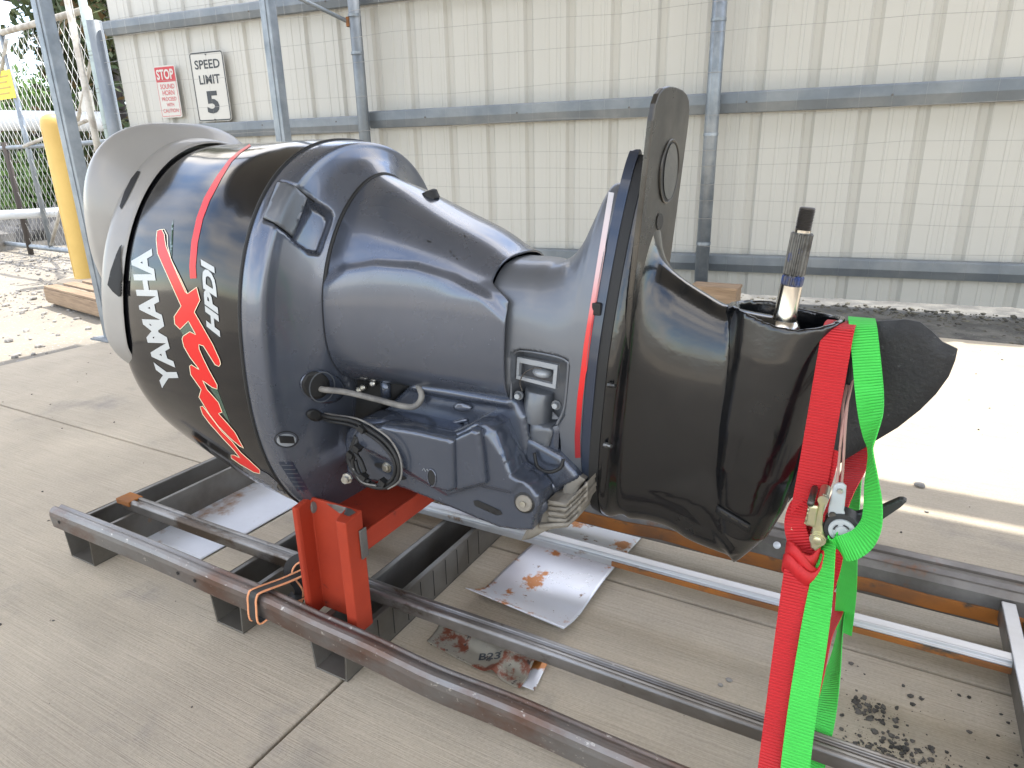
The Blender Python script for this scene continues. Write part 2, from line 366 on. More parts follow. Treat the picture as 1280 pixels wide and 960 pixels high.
def line_poly(pts, wd, closed=False):   # a stroke of given width as small quads
    V, Fc = [], []; n = len(pts); C_ = 4 if (max(wd) if isinstance(wd, (list, tuple)) else wd) > 3 else 1
    ww = wd if isinstance(wd, (list, tuple)) else [wd]*n
    for i, (x, y) in enumerate(pts):
        a = pts[(i-1) % n] if closed or i else pts[i]; b = pts[(i+1) % n] if closed or i < n-1 else pts[i]
        dx, dy = b[0]-a[0], b[1]-a[1]; l = math.hypot(dx, dy) or 1; nx, ny = -dy/l*ww[i]/2, dx/l*ww[i]/2
        for k in range(C_+1): t = 1-2*k/C_; V.append((x+nx*t, y+ny*t))
    q = C_+1
    for i in range(n if closed else n-1):
        j = (i+1) % n
        for k in range(C_): Fc += [(q*i+k, q*i+k+1, q*j+k+1), (q*i+k, q*j+k+1, q*j+k)]
    return V, Fc
def dens(pts, step, closed=False):
    out = []; n = len(pts)
    for i in range(n if closed else n-1):
        a, b = pts[i], pts[(i+1) % n]; k = max(1, int(math.hypot(b[0]-a[0], b[1]-a[1])/step))
        out += [(a[0]+(b[0]-a[0])*j/k, a[1]+(b[1]-a[1])*j/k) for j in range(k)]
    if not closed: out.append(pts[-1])
    return out
def text2d(s, bold=0., shear=0., space=1.):      # lettering as flat triangles in a unit box
    c = bpy.data.curves.new('lettering', 'FONT'); c.body = s; c.offset = bold; c.shear = shear; c.space_character = space; c.resolution_u = 3
    o = bpy.data.objects.new('lettering', c); COL.objects.link(o)
    dg = bpy.context.evaluated_depsgraph_get(); dg.update(); me = bpy.data.meshes.new_from_object(o.evaluated_get(dg))
    bm = bmesh.new(); bm.from_mesh(me); bmesh.ops.triangulate(bm, faces=bm.faces)
    xs = [v.co.x for v in bm.verts]; ys = [v.co.y for v in bm.verts]; x0, x1, y0, y1 = min(xs), max(xs), min(ys), max(ys)
    asp = (x1-x0)/(y1-y0)
    for _ in range(3):
        es = [e for e in bm.edges if math.hypot((e.verts[0].co.x-e.verts[1].co.x)/(x1-x0)*asp, (e.verts[0].co.y-e.verts[1].co.y)/(y1-y0)) > .3]
        if not es: break
        bmesh.ops.subdivide_edges(bm, edges=es, cuts=1); bmesh.ops.triangulate(bm, faces=bm.faces)
    bm.verts.index_update()
    v = [((p.co.x-x0)/(x1-x0), (p.co.y-y0)/(y1-y0)) for p in bm.verts]; f = [tuple(q.index for q in p.verts) for p in bm.faces]
    bm.free(); bpy.data.objects.remove(o); bpy.data.curves.remove(c); bpy.data.meshes.remove(me)
    return v, f
def Z(pts, s, ox, oy): return [(ox+x/s, oy+y/s) for x, y in pts]
def slab(name, poly, Y, thick, m, parent, bumps=(), rnd=.004, step=5., toward=1, smooth=True):
    """poly in photo pixels read on the plane y=Y; real thickness behind, rounded rim, raised or sunk areas (poly, height, falloff px)"""
    v2, f2 = fill2d([poly], step); sc = (onY(*poly[0], Y)-CC).dot(CF)/F; V = []; n = len(v2)
    for x, y in v2:
        d = pdist(poly, x, y)*sc; r = rnd; h = 0
        if d < r: h -= r-math.sqrt(max(0, r*r-(r-d)**2))
        for bp, hh, fo in bumps:
            dd = pdist(bp, x, y); dd = dd if inside(bp, x, y) else -dd
            h += hh*ss(.5+dd/fo)
        p = onY(x, y, Y); V.append(p+Vector((0, -h, 0)))
    B = [Vector((onY(x, y, Y).x, Y+thick, onY(x, y, Y).z)) for x, y in v2]
    Fc = list(f2)+[tuple(i+n for i in reversed(f)) for f in f2]
    ec = {}
    for f in f2:
        for a in range(3):
            e = (f[a], f[(a+1) % 3]); ec[tuple(sorted(e))] = ec.get(tuple(sorted(e)), [])+[e]
    for k, e in ec.items():
        if len(e) == 1: a, b = e[0]; Fc.append((b, a, a+n, b+n))
    o = pyd(name, V+B, Fc, m, parent, smooth)
    bm = bmesh.new(); bm.from_mesh(o.data); bmesh.ops.recalc_face_normals(bm, faces=bm.faces); bm.to_mesh(o.data); bm.free()
    if smooth:
        o.data.polygons.foreach_set('use_smooth', [True]*len(o.data.polygons))
        e = o.modifiers.new('edge', 'EDGE_SPLIT'); e.split_angle = R_(50)
    return o

# ================================================================= SETTING
slabs_root = empty('concrete_pavement'); slabs_root['kind'] = 'structure'
XC = [-3.69, -.772, 2.15, 5.1]; YC_ = [-4.1, -1.3, 1.232, 3.92]
rnd = random.Random(3)
for i in range(3):
    for j in range(3):
        g = .0035
        o = box('concrete_slab', XC[i]+g, XC[i+1]-g, YC_[j]+g, YC_[j+1]-g, -.14, rnd.uniform(-.001, .001), 'concrete', slabs_root, bw=.004)
# joint filler below, one sheet of gravel ground to the horizon
def ground_mesh(name, x0, x1, y0, y1, z, nx, ny, amp, m, hole=None):
    V = []; Fc = []
    for j in range(ny+1):
        for i in range(nx+1):
            x = x0+(x1-x0)*i/nx; y = y0+(y1-y0)*j/ny
            V.append((x, y, z+amp*noise.noise(Vector((x*1.3, y*1.3, 0)))+amp*.5*noise.noise(Vector((x*5, y*5, 3)))))
    for j in range(ny):
        for i in range(nx):
            a = j*(nx+1)+i; Fc.append((a, a+1, a+nx+2, a+nx+1))
    o = pyd(name, V, Fc, m, None, True); o['kind'] = 'structure'; return o
pyd('ground', [(-400, -400, -.09), (400, -400, -.09), (400, 500, -.09), (-400, 500, -.09)], [(0, 1, 2, 3)], 'gravel')['kind'] = 'structure'
ground_mesh('gravel_yard', -14, -3.69, -3, 5.6, -.045, 130, 110, .014, 'gravel')
ground_mesh('gravel_strip', -3.69, 5, 3.92, 6.2, -.03, 100, 30, .02, 'gravel_dark')
def stones(name, n, xr, yr, z, smin, smax, m, seed, dens_f=None, label=None):
    r = random.Random(seed); V, Fc = [], []
    base = []
    for k in range(6):
        bm = bmesh.new(); bmesh.ops.create_icosphere(bm, subdivisions=1, radius=1)
        for v in bm.verts: v.co *= r.uniform(.65, 1.15)
        bm.verts.index_update(); base.append(([v.co.copy() for v in bm.verts], [tuple(q.index for q in f.verts) for f in bm.faces])); bm.free()
    for _ in range(n):
        x = r.uniform(*xr); y = r.uniform(*yr)
        if dens_f and not dens_f(x, y, r): continue
        s = smin+(smax-smin)*r.random()**3; bv, bf = base[r.randrange(6)]; a = r.uniform(0, 6.28); ca, sa = math.cos(a), math.sin(a); o = len(V)
        q = Vector((r.uniform(.7, 1.4), r.uniform(.7, 1.2), r.uniform(.45, .8)))
        for v in bv:
            vx, vy, vz = v.x*q.x*s, v.y*q.y*s, v.z*q.z*s; V.append((x+vx*ca-vy*sa, y+vx*sa+vy*ca, z+vz+s*.25))
        Fc += [tuple(i+o for i in f) for f in bf]
    o = pyd(name, V, Fc, m); o['kind'] = 'stuff'
    if label: tag(o, label)
    return o
stones('gravel_stones', 9000, (-9.5, -3.72), (-.5, 4.6), -.045, .006, .028, 'stone', 1, lambda x, y, r: (noise.noise(Vector((x*.8, y*.8, 5))) > -.25 or r.random() < .25), 'loose pale limestone chips scattered over the sunlit yard')
tag(bpy.data.objects['gravel_stones'], cat='gravel')
stones('wall_foot_gravel', 5000, (-3.6, 3), (3.95, 4.75), -.03, .004, .018, 'soil', 2)
tag(bpy.data.objects['wall_foot_gravel'], 'dark crushed gravel between the concrete and the sheet wall', 'gravel')
stones('slab_crumbs', 420, (-3.5, 1.2), (.3, 3.8), 0, .001, .0045, 'dirt', 5)
tag(bpy.data.objects['slab_crumbs'], 'tiny dark grit specks lying on the concrete', 'grit')
def heap(x, y, r): return math.exp(-(((x-.12)/.06)**2+((y-1.0)/.035)**2)) > r.random() or math.exp(-(((x-.075)/.03)**2+((y-1.08)/.025)**2)) > r.random() or r.random() < .03
stones('dirt_clumps', 6000, (-.05, .3), (.85, 1.2), 0, .0008, .0062, 'dirt', 9, heap)
tag(bpy.data.objects['dirt_clumps'], 'crumbled dark dirt clumps on concrete behind the green strap', 'dirt')
for i, (px, py, s) in enumerate([(1150, 608, .012), (912, 851, .005), (900, 857, .004), (1158, 640, .004)]):
    p = onZ(px, py); bm = bmesh.new(); bmesh.ops.create_icosphere(bm, subdivisions=2, radius=s)
    for v in bm.verts: v.co = Vector((v.co.x*1.3, v.co.y, v.co.z*.6))*(1+.35*noise.noise(v.co*120+Vector((i, 0, 0))))
    o = bmo('pebble', bm, 'stone', None, True); o.location = p+Vector((0, 0, s*.4))
    tag(o, ['largest loose pebble on the sunlit concrete right of the black lever', 'small pebble on shaded concrete between the two middle rails', 'smaller pebble beside another on the shaded concrete between rails', 'tiny pebble in front of the shadow streak on the concrete'][i], 'pebble')

# sheet wall ---------------------------------------------------------
WM = onZ(1140, 381.5); WD = Vector((-.9937, -.1118, 0)); WN = Vector((.1118, -.9937, 0))
def W(s, z, off=0.): return WM+WD*s+WN*off+Vector((0, 0, z))
wall = thing('sheet_metal_wall', 'off-white ribbed sheet metal wall with grey steel girts', 'wall')
S0, S1_, WH = -3.4, 6.32, 2.46; PITCH_R = .2965; s = S0; k = 0
def rib_profile(w):
    pts = []; q = w/3
    for i in range(3):
        a = i*q
        pts += [(a, .0), (a+.004, .0), (a+.022, -.022), (a+.058, -.022), (a+.076, .0)]
        for c in (.42, .68): pts += [(a+q*c-.012, 0), (a+q*c-.008, .0035), (a+q*c+.008, .0035), (a+q*c+.012, 0)]
    pts.append((w, 0)); return pts
off0 = .085-.0/1.0
s = -.214-PITCH_R*9-.02; 
while s < S1_:
    wd_ = min(PITCH_R*3, S1_-s); pr = [(a, b) for a, b in rib_profile(PITCH_R*3) if a <= wd_+1e-6]
    V = []
    for z in (.015, 1.2, WH):
        for a, b in pr: V.append(W(s+a+.001, z, b))
    n = len(pr); Fc = [(r*n+i, r*n+i+1, (r+1)*n+i+1, (r+1)*n+i) for r in range(2) for i in range(n-1)]
    o = pyd('wall_panel', V, Fc, 'wall', wall); so_ = o.modifiers.new('solid', 'SOLIDIFY'); so_.thickness = .002
    s += PITCH_R*3
def girt(z0, z1, sa, sb, dep=.055):
    h = z1-z0; pr = [(.003, z1), (dep, z1), (dep, z1-h*.12), (dep-.004, z1-h*.12), (dep-.022, z1-h*.75), (dep, z0+.012), (dep, z0), (.003, z0)]
    pr = [(.028, z1), (dep, z1), (dep+.006, z1-.01), (dep+.006, z0+h*.45), (dep-.010, z0+.006), (dep-.012, z0), (.028, z0)]
    V = [W(sx, z, o) for sx in (sa, sb) for o, z in pr]; n = len(pr)
    o = pyd('girt', V, [(i, (i+1) % n, n+(i+1) % n, n+i) for i in range(n)]+[tuple(range(n-1, -1, -1)), tuple(range(n, 2*n))], 'galvd', wall); bevel(o, .002)
    return o
g1 = girt(1.13, 1.247, S0, 3.72, .09); g2 = girt(.172, .28, S0, 3.72, .09); g3 = girt(1.11, 1.225, 3.80, 6.3, .06); g4 = girt(1.955, 2.06, S0, 6.3, .08); girt(.17, .27, 3.8, 6.3, .06)
for gi, zc, so in ((g1, 1.2, .0965), (g4, 2.01, .0865)):
    for q in range(9):
        sx = -1.2+q*.74+(.03 if q % 2 else 0); c = W(sx, zc-.012, so)
        lathe('screw', c, WN, [(.006, 0), (.006, .003), (.003, .005)], 'thread', gi, 8)
def post_tube(name, label, sx, off, r, z1, m, tilt=0):
    o = tube(name, [W(sx, -.03, off), W(sx, z1, off)], r, m, None, 20); tag(o, label, 'post'); return o
p2 = post_tube('fence_post', 'dark round fence post with a diagonal brace rod bolted to it', 3.72, .16, .042, 2.6, 'galvd')
p3 = post_tube('fence_post', 'round galvanised fence post right of the tall cavitation plate', 1.235, .17, .042, 2.6, 'galv')
p5 = post_tube('fence_post', 'dark round end post where the sheet wall meets the gate', 6.42, .06, .06, 2.08, 'galvd')
# band on the posts
for p, sx in ((p2, 3.72), (p3, 1.235)):
    for z in (.35, 1.0, 1.62, 1.86):
        lathe('wire_clamp', W(sx, z, .165 if sx > 2 else .17), (0, 0, 1), [(.045, 0), (.045, .018)], 'galv', p, 20)
# brace rod from p2 up to the left
pa = W(3.76, 1.83, .18); pb = W(4.75, 2.35, .75)
rod = tube('brace_rod', [pa, pb], .014, 'galv', None, 8); tag(rod, 'thin weathered brace rod running diagonally up from the dark post', 'rod')
bk = lathe('end_bracket', pa-Vector((0, 0, .03)), (0, 0, 1), [(.02, 0), (.02, .06)], 'rust', rod, 10)
# wire fence in front of the wall
wf = thing('wire_fence', 'fine horizontal fence wires stretched in front of the white wall', 'fence')
zs = [.341, .503, .612, .712, .83, .926, 1.12, 1.338, 1.553, 1.72, 1.9, 2.04]
for z in zs:
    P = [W(S0+(9.6)*t/24, z+.012*math.sin(t*.9+z*7)+.006*math.sin(t*2.3),   .215) for t in range(25)]
    tube('wire', P, .0015, 'wire', wf, 4)
vl = []
for i in range(60):
    sx = S0+i*.16; vl.append([W(sx, .05, .216), W(sx+.01, 1.1, .216), W(sx, 2.2, .216)])
tubes('vertical_wires', vl, .0005, 'wire', wf, 3, 'stuff')
# signs
def flat_on_wall(v2, f2, q, z0, z1, s0, s1, off, name, m, parent):
    V = [W(s0+(s1-s0)*x, z0+(z1-z0)*y, off) for x, y in v2]; return pyd(name, V, f2, m, parent)
def rrect(x0, y0, x1, y1, r, n=5):
    out = []
    for cx, cy, a0 in ((x1-r, y1-r, 0), (x0+r, y1-r, 90), (x0+r, y0+r, 180), (x1-r, y0+r, 270)):
        for k in range(n+1): a = R_(a0+90*k/n); out.append((cx+r*math.cos(a), cy+r*math.sin(a)))
    return out
def sign(name, label, s0, s1, z0, z1, off, base, r=.03):
    root = thing(name, label, 'sign'); w_, h_ = s0-s1, z1-z0
    P = rrect(0, 0, w_, h_, r); n = len(P)
    V = [W(s0-x, z0+y, off) for x, y in P]+[W(s0-x, z0+y, off-.003) for x, y in P]
    pyd('sign_plate', V, [tuple(range(n)), tuple(range(2*n-1, n-1, -1))]+[(i, n+i, n+(i+1) % n, (i+1) % n) for i in range(n)], base, root)
    return root, w_, h_
def sign_fill(root, name, s0, z0, poly, off, m):
    V = [W(s0-x, z0+y, off) for x, y in poly]; return pyd(name, V, [tuple(range(len(poly)))], m, root)
def sign_ring(root, name, s0, z0, w_, h_, ins, t, off, m, r=.025):
    A = rrect(ins, ins, w_-ins, h_-ins, r); B = rrect(ins+t, ins+t, w_-ins-t, h_-ins-t, max(.004, r-t)); n = len(A)
    V = [W(s0-x, z0+y, off) for x, y in A+B]; return pyd(name, V, [(i, (i+1) % n, n+(i+1) % n, n+i) for i in range(n)], m, root)
def sign_text(root, s, s0, z0, x0, x1, y0, y1, off, m, bold=0.):
    v, f = text2d(s, bold); V = [W(s0-(x0+(x1-x0)*x), z0+y0+(y1-y0)*y, off) for x, y in v]; return pyd('lettering', V, f, m, root)
sr, sw, sh = sign('speed_limit_sign', 'white speed limit 5 sign with black border on the wall', 5.425, 5.065, 1.238, 1.764, .05, 'signwhite')
sign_ring(sr, 'border', 5.425, 1.238, sw, sh, .004, .010, .0515, 'signink')
sign_text(sr, 'SPEED', 5.425, 1.238, sw*.13, sw*.87, sh*.755, sh*.885, .0515, 'signink', .02)
sign_text(sr, 'LIMIT', 5.425, 1.238, sw*.2, sw*.82, sh*.54, sh*.67, .0515, 'signink', .02)
sign_text(sr, '5', 5.425, 1.238, sw*.32, sw*.69, sh*.115, sh*.44, .0515, 'signink', .035)
for y in (.025, .955): lathe('bolt', W(5.425-sw*.5, 1.238+sh*y, .0515), WN, [(.006, 0), (.006, .004)], 'signink', sr, 8)
st, tw, th = sign('stop_sign', 'small faded red and white stop, sound horn sign on the wall', 5.84, 5.60, 1.285, 1.69, .05, 'signwhite', .02)
sign_fill(st, 'red_field', 5.84, 1.285, rrect(.008, th*.69, tw-.008, th*.975, .008), .0512, 'signred')
sign_ring(st, 'border', 5.84, 1.285, tw, th, .010, .004, .0514, 'signpink', .015)
sign_text(st, 'STOP', 5.84, 1.285, tw*.1, tw*.9, th*.735, th*.93, .0526, 'signwhite', .03)
for t, y0, y1, a, b in (('SOUND', .555, .65, .18, .85), ('HORN', .435, .53, .24, .8), ('PROCEED', .325, .40, .17, .85), ('WITH', .215, .285, .35, .7), ('CAUTION', .10, .175, .14, .86)):
    sign_text(st, t, 5.84, 1.285, tw*a, tw*b, th*y0, th*y1, .0515, 'signpink', .012)

# canopy above (keeps the sun off the motor) --------------------------
can = thing('steel_canopy', 'galvanised column and roof of the steel canopy over the slab', 'canopy')
box('canopy_roof', -3.95, 4.6, -1.0, 2.98, 3.05, 3.09, 'ceil', can)
box('fascia_beam', -3.95, 4.6, 3.05, 3.14, 3.0, 3.14, 'galv', can)
for x in (-3.7, -1.5, .7, 2.9): box('rafter', x-.04, x+.04, -1.0, 3.05, 2.9, 3.048, 'galv', can)
cb = onZ(143, 421, 0); 
def colm(name, x, y, wd, z1, root=None, label=None):
    h = wd/2; bm = bmesh.new(); add_box(bm, (x, y, z1/2), wd, wd*.8, z1)
    add_box(bm, (x, y-wd*.4-.0015, z1/2), wd*.35, .006, z1-.01)
    o = bmo(name, bm, 'galv', root); bevel(o, .006); return o
c1 = colm('column', -3.70, 2.10, .075, 2.9, can)
c2 = colm('canopy_post', -3.16, 3.0, .07, 2.9); tag(c2, 'galvanised square post rising behind the top of the motor cowling', 'post')
box('gap_cover', -3.95, -1.6, 2.981, 3.049, 3.02, 3.05, 'galv', can)  # unseen strip added to close the roof gap against a stray sun streak
box('base_plate', -3.78, -3.62, 2.02, 2.18, .0015, .010, 'galv', can)

# gate -----------------------------------------------------------------
G0 = W(6.52, 0, 0); GD = (Vector((-9.6, 4.28, 0))-G0); GD.z = 0; GD.normalize(); GN = Vector((-GD.y, GD.x, 0)); GN = GN if GN.y < 0 else -GN
def onG(x, y, off=0.):
    d = ray(x, y); o = G0+GN*off; t = (o-CC).dot(GN)/d.dot(GN); return CC+d*t
def gq(p): return (p-G0).dot(GD)
gate = thing('chain_link_gate', 'chain link gate with pale pipe frame and diagonal brace', 'gate')
zt = onG(60, 25).z; zm = onG(70, 181).z; gx1 = gq(onG(30, 180)); a0 = .03
L_ = 5.2
def G(q, z, off=0): return G0+GD*q+GN*off+Vector((0, 0, z))
qv = gq(onG(34, 180)); zb = onG(40, 308).z
tube('top_rail', [G(a0, zt), G(L_, zt)], .028, 'gatepost', gate, 12); tube('bottom_rail', [G(a0, zb), G(L_, zb)], .028, 'galv', gate, 12)
tube('middle_rail', [G(a0, zm), G(L_, zm)], .022, 'galv', gate, 12)
tube('stile', [G(a0, zb), G(a0, zt)], .028, 'gatepost', gate, 12); tube('stile', [G(qv, zb), G(qv, zt)], .026, 'galv', gate, 12)
for (xa, ya, xb, yb) in ((121, 45, 95, 160), (92, 200, 64, 306), (0, 100, 8, 50), (30, 183, 110, 150)):
    A, B = onG(xa, ya, .02), onG(xb, yb, .02)
    if yb == 160: B = A+(B-A)*1.1
    tube('brace', [A, B], .018, 'gatepost', gate, 10)
ch = []; st_ = .105; q = -L_
while q < L_:
    for sgn in (1, -1):
        z0, z1 = zb+.02, zt-.02
        A = Vector((q, z0)); B = Vector((q+(z1-z0)*.62, z1))
        if sgn < 0: A, B = Vector((q+(z1-z0)*.62, z0)), Vector((q, z1))
        # clip to 0..L_
        def at(qv_): t = (qv_-A.x)/(B.x-A.x); return A+(B-A)*t
        lo_, hi_ = min(A.x, B.x), max(A.x, B.x)
        if hi_ <= a0 or lo_ >= L_: continue
        P1 = at(max(lo_, a0)); P2 = at(min(hi_, L_)); ch.append([G(P1.x, P1.y, .004*sgn), G(P2.x, P2.y, .004*sgn)])
    q += st_
tubes('chain_link_mesh', ch, .0022, 'chain', gate, 3, 'stuff')
bs = onG(95, 0).z
gp = tube('gate_post', [W(6.56, -.05, .02), W(6.56, 2.45, .02)], .035, 'postg', None, 14); tag(gp, 'pale green gate post wrapped with wire beside the wall', 'post')
for z in (.6, 1.2, 1.5, 1.8): 
    c = W(6.56, z, .02); tube('wire_wrap', [c+Vector((.038*math.cos(t*.8), .038*math.sin(t*.8), t*.004)) for t in range(20)], .002, 'wire', gp, 4)
gp2 = tube('gate_post', [W(6.66, -.05, .08), W(6.66, 2.45, .08)], .03, 'gatepost', None, 14); tag(gp2, 'beige rusty hinge post at the end of the chain link gate', 'post')
def gate_sign(name, label, x0, y0, x1, y1, m, lines=0):
    A, B = onG(x0, y0, .03), onG(x1, y1, .03); qa, qb, z1, z0 = gq(A), gq(B), A.z, B.z
    root = thing(name, label, 'sign'); V = [G(qa, z0, .03), G(qb, z0, .03), G(qb, z1, .03), G(qa, z1, .03)]
    V += [v-GN*.003 for v in V]; pyd('sign_plate', V, [(0, 1, 2, 3), (7, 6, 5, 4), (0, 4, 5, 1), (1, 5, 6, 2), (2, 6, 7, 3), (3, 7, 4, 0)], m, root); return root, qa, qb, z0, z1
ys, qa, qb, z0, z1 = gate_sign('yellow_sign', 'small yellow notice sign fixed to the chain link gate', -14, 92, 20, 122, 'signyellow')
for i in range(4):
    zc = z1-(z1-z0)*(.2+.2*i); V = [G(qa+(qb-qa)*t, zz, .0325) for t, zz in ((.12, zc-.008), (.88-.1*(i % 2), zc-.008), (.88-.1*(i % 2), zc+.008), (.12, zc+.008))]
    pyd('faded_text_line', V, [(0, 1, 2, 3)], 'signdim', ys)
gate_sign('white_sign', 'blank white notice plate hanging on the gate near the hinge post', 97, 115, 119, 138, 'signwhite')

# bollard, pallet, wood block, rocks, pipes ------------------------------
bp_ = onZ(107, 344); bol = thing('yellow_bollard', 'faded yellow bollard standing on the gravel by the gate', 'bollard')
lathe('sleeve', bp_-Vector((0, 0, .04)), (0, 0, 1), [(.088, 0), (.088, 1.27), (.080, 1.31), (.06, 1.34), (.03, 1.355), (.0, 1.36)], 'yellow', bol, 28)
for a in (0.4, 2.5, 4.6):
    c = bp_+Vector((math.cos(a)*.087, math.sin(a)*.087, 0)); tube('rib', [c, c+Vector((0, 0, 1.2))], .004, 'yellow', bol, 6)
lathe('footing', bp_-Vector((0, 0, .05)), (0, 0, 1), [(.22, 0), (.22, .02), (.19, .03)], 'concrete', bol, 24)
pal = thing('wooden_pallet', 'weathered wooden pallet lying on the gravel left of the motor', 'pallet')
A = onZ(53, 361, .09); B = onZ(126, 380, .09); ux = (B-A).normalized(); ux.z = 0; uy = Vector((-ux.y, ux.x, 0)); rot = Matrix((ux, uy, Vector((0, 0, 1)))).transposed()
def pb_(name, x, y, z, sx, sy, sz):
    bm = bmesh.new(); add_box(bm, (0, 0, 0), sx, sy, sz); o = bmo(name, bm, 'wood', pal); o.matrix_basis = Matrix.Translation(A+ux*x+uy*y+Vector((0, 0, z))) @ rot.to_4x4(); bevel(o, .003)
for i in range(6): pb_('deck_board', .45, .06+i*.125, .008, .95, .085, .016)
for y in (.03, .37, .70): pb_('stringer', .45, y, -.045, .95, .036, .088)
for i in range(4): pb_('bottom_board', .45, .06+i*.21, -.096, .95, .08, .014)
blk = thing('timber_block', 'sawn timber block standing behind the black gearcase', 'timber')
c = onZ(885, 392, 0); bm = bmesh.new(); add_box(bm, (c.x+.035, c.y+.0, .0775), .26, .14, .155); bmo('timber', bm, 'wood', blk)
bm = bmesh.new(); add_box(bm, (c.x+.035, c.y, .1655), .27, .15, .018); o = bmo('top_board', bm, 'wood', blk); bevel(o, .003)
# rip rap
rr_ = random.Random(11); V, Fc = [], []
for i in range(420):
    t = rr_.random(); x = -9.5-rr_.random()*13; y = 3.8+(-x-9.5)*.55+rr_.random()*5.5; s_ = rr_.uniform(.10, .34)
    bm = bmesh.new(); bmesh.ops.create_icosphere(bm, subdivisions=1, radius=s_)
    for v in bm.verts: v.co *= rr_.uniform(.7, 1.2)
    bm.verts.index_update(); o = len(V); V += [v.co+Vector((x, y, -.05+rr_.random()*.45*min(1, (y-3.8-(-x-9.5)*.55)/2))) for v in bm.verts]; Fc += [tuple(q.index+o for q in f.verts) for f in bm.faces]; bm.free()
o = pyd('rip_rap_rocks', V, Fc, 'rock'); tag(o, 'bank of pale broken rocks beyond the chain link gate', 'rocks', kind='stuff')
o = pyd('far_field', [(-60, 12, .0), (-8, 12, .0), (-8, 60, .3), (-90, 60, .3)], [(0, 1, 2, 3)], 'grass'); o['kind'] = 'structure'
def far_tube(name, label, cat, x0, y0, x1, y1, dist, r, m):
    P = []
    for x, y in ((x0, y0), (x1, y1)):
        d = ray(x, y); hd = Vector((d.x, d.y, 0)).length; P.append(CC+d*(dist/hd))
    o = tube(name, P, r, m, None, 12); return tag(o, label, cat)
far_tube('white_pipeline', 'long white pipe rail running behind the gate', 'pipe', -80, 150, 150, 152, 11.5, .13, 'pipe')
far_tube('lower_pipeline', 'thinner pale pipe lying below the long white pipe beyond the gate', 'pipe', -60, 272, 95, 264, 9.2, .05, 'pipe')
d = ray(8, 190); P1 = CC+d*(9.6/Vector((d.x, d.y, 0)).length); rp = tube('rusty_post', [Vector((P1.x, P1.y, -.1)), P1+Vector((0, 0, .1))],   .03, 'bark', None, 10); tag(rp, 'short rusty steel post leaning beyond the gate at far left', 'post')

# vegetation ----------------------------------------------------------------
def leaf_cloud(n, fn, size, r):
    V, Fc = [], []
    for _ in range(n):
        c = fn(r)
        if c is None: continue
        a = Vector((r.gauss(0, 1), r.gauss(0, 1), r.gauss(0, 1))).normalized(); b = a.orthogonal().normalized(); b = (b*math.cos(1)+a.cross(b)*math.sin(r.random()*6)).normalized()
        s_ = size*r.uniform(.6, 1.4); o = len(V); V += [c-a*s_, c+b*s_*.45, c+a*s_, c-b*s_*.45]; Fc.append((o, o+1, o+2, o+3))
    return V, Fc
def tree(name, label, cat, base, h, rad, m, seed, n=5000, leaf=.10, trunk_h=.35, m2=None, lean=(0, 0), group=None):
    r = random.Random(seed); root = thing(name, label, cat, group); base = Vector(base); ln = Vector((lean[0], lean[1], 0))
    top = base+Vector((0, 0, h*.85))+ln; P = smooth_path([base, base+(top-base)*.35+Vector((r.uniform(-.1, .1), 0, 0)), base+(top-base)*.7, top], 5)
    tube('trunk', P, [h*.028*(1-.75*i/(len(P)-1)) for i in range(len(P))], 'bark', root, 8)
    cl = []
    br = []
    for i in range(26):
        t = trunk_h+(1-trunk_h)*r.random(); p = base+(top-base)*t; a = r.uniform(0, 6.28); l = rad*r.uniform(.4, 1.)*(1.15-.65*abs(t-.55)*1.4)
        e = p+Vector((math.cos(a)*l, math.sin(a)*l, l*r.uniform(.0, .5))); br.append([p, (p+e)/2+Vector((0, 0, -.05)), e]); cl.append((e, rad*r.uniform(.22, .42))); cl.append(((p+e)/2, rad*r.uniform(.2, .35)))
    tubes('limbs', br, h*.006, 'bark', root, 5)
    def fn(rn):
        c, s_ = cl[rn.randrange(len(cl))]; v = Vector((rn.gauss(0, 1), rn.gauss(0, 1), rn.gauss(0, .75))); return c+v*s_*.55
    V, Fc = leaf_cloud(n, fn, leaf, r); pyd('crown', V, Fc, m, root)
    if m2: V, Fc = leaf_cloud(n//5, fn, leaf, r); pyd('dry_leaves', V, Fc, m2, root)
    return root
def polar(x, y, dist, z=0):
    d = ray(x, y); p = CC+d*(dist/Vector((d.x, d.y, 0)).length); return Vector((p.x, p.y, z))
tree('dark_tree', 'dark evergreen tree with brownish patches behind the chain link gate', 'tree', polar(152, 150, 13), 6.2, 1.6, M['foliaged'], 21, 9000, .09, .12, M['foliageb'])
tree('broadleaf_tree', 'leaning bare-limbed tree between the column and the gate post', 'tree', polar(103, 150, 17), 6.5, 1.7, M['foliaged'], 22, 3500, .10, .45, None, (.5, .3))
tree('bush', 'bright green bushy tree low on the far left skyline', 'tree', polar(62, 150, 24), 3.0, 2.3, M['foliage'], 23, 8000, .12, .1)
tree('bush', 'round green bush beyond the yellow bollard', 'bush', polar(18, 150, 26), 2.9, 2.6, M['foliage'], 24, 8000, .12, .1)
tree('bush', 'green bush at the left edge of the view beyond the gate', 'bush', polar(-30, 150, 25), 2.7, 2.6, M['foliage'], 25, 7000, .12, .1)
tree('low_shrub', 'low green shrub under the long white pipe', 'bush', polar(112, 180, 14), .9, 1.2, M['foliage'], 26, 3500, .07, .1)
tree('low_shrub', 'low green shrub on the rock bank left of the bollard', 'bush', polar(50, 190, 13), .75, 1.3, M['foliage'], 27, 3500, .07, .1)

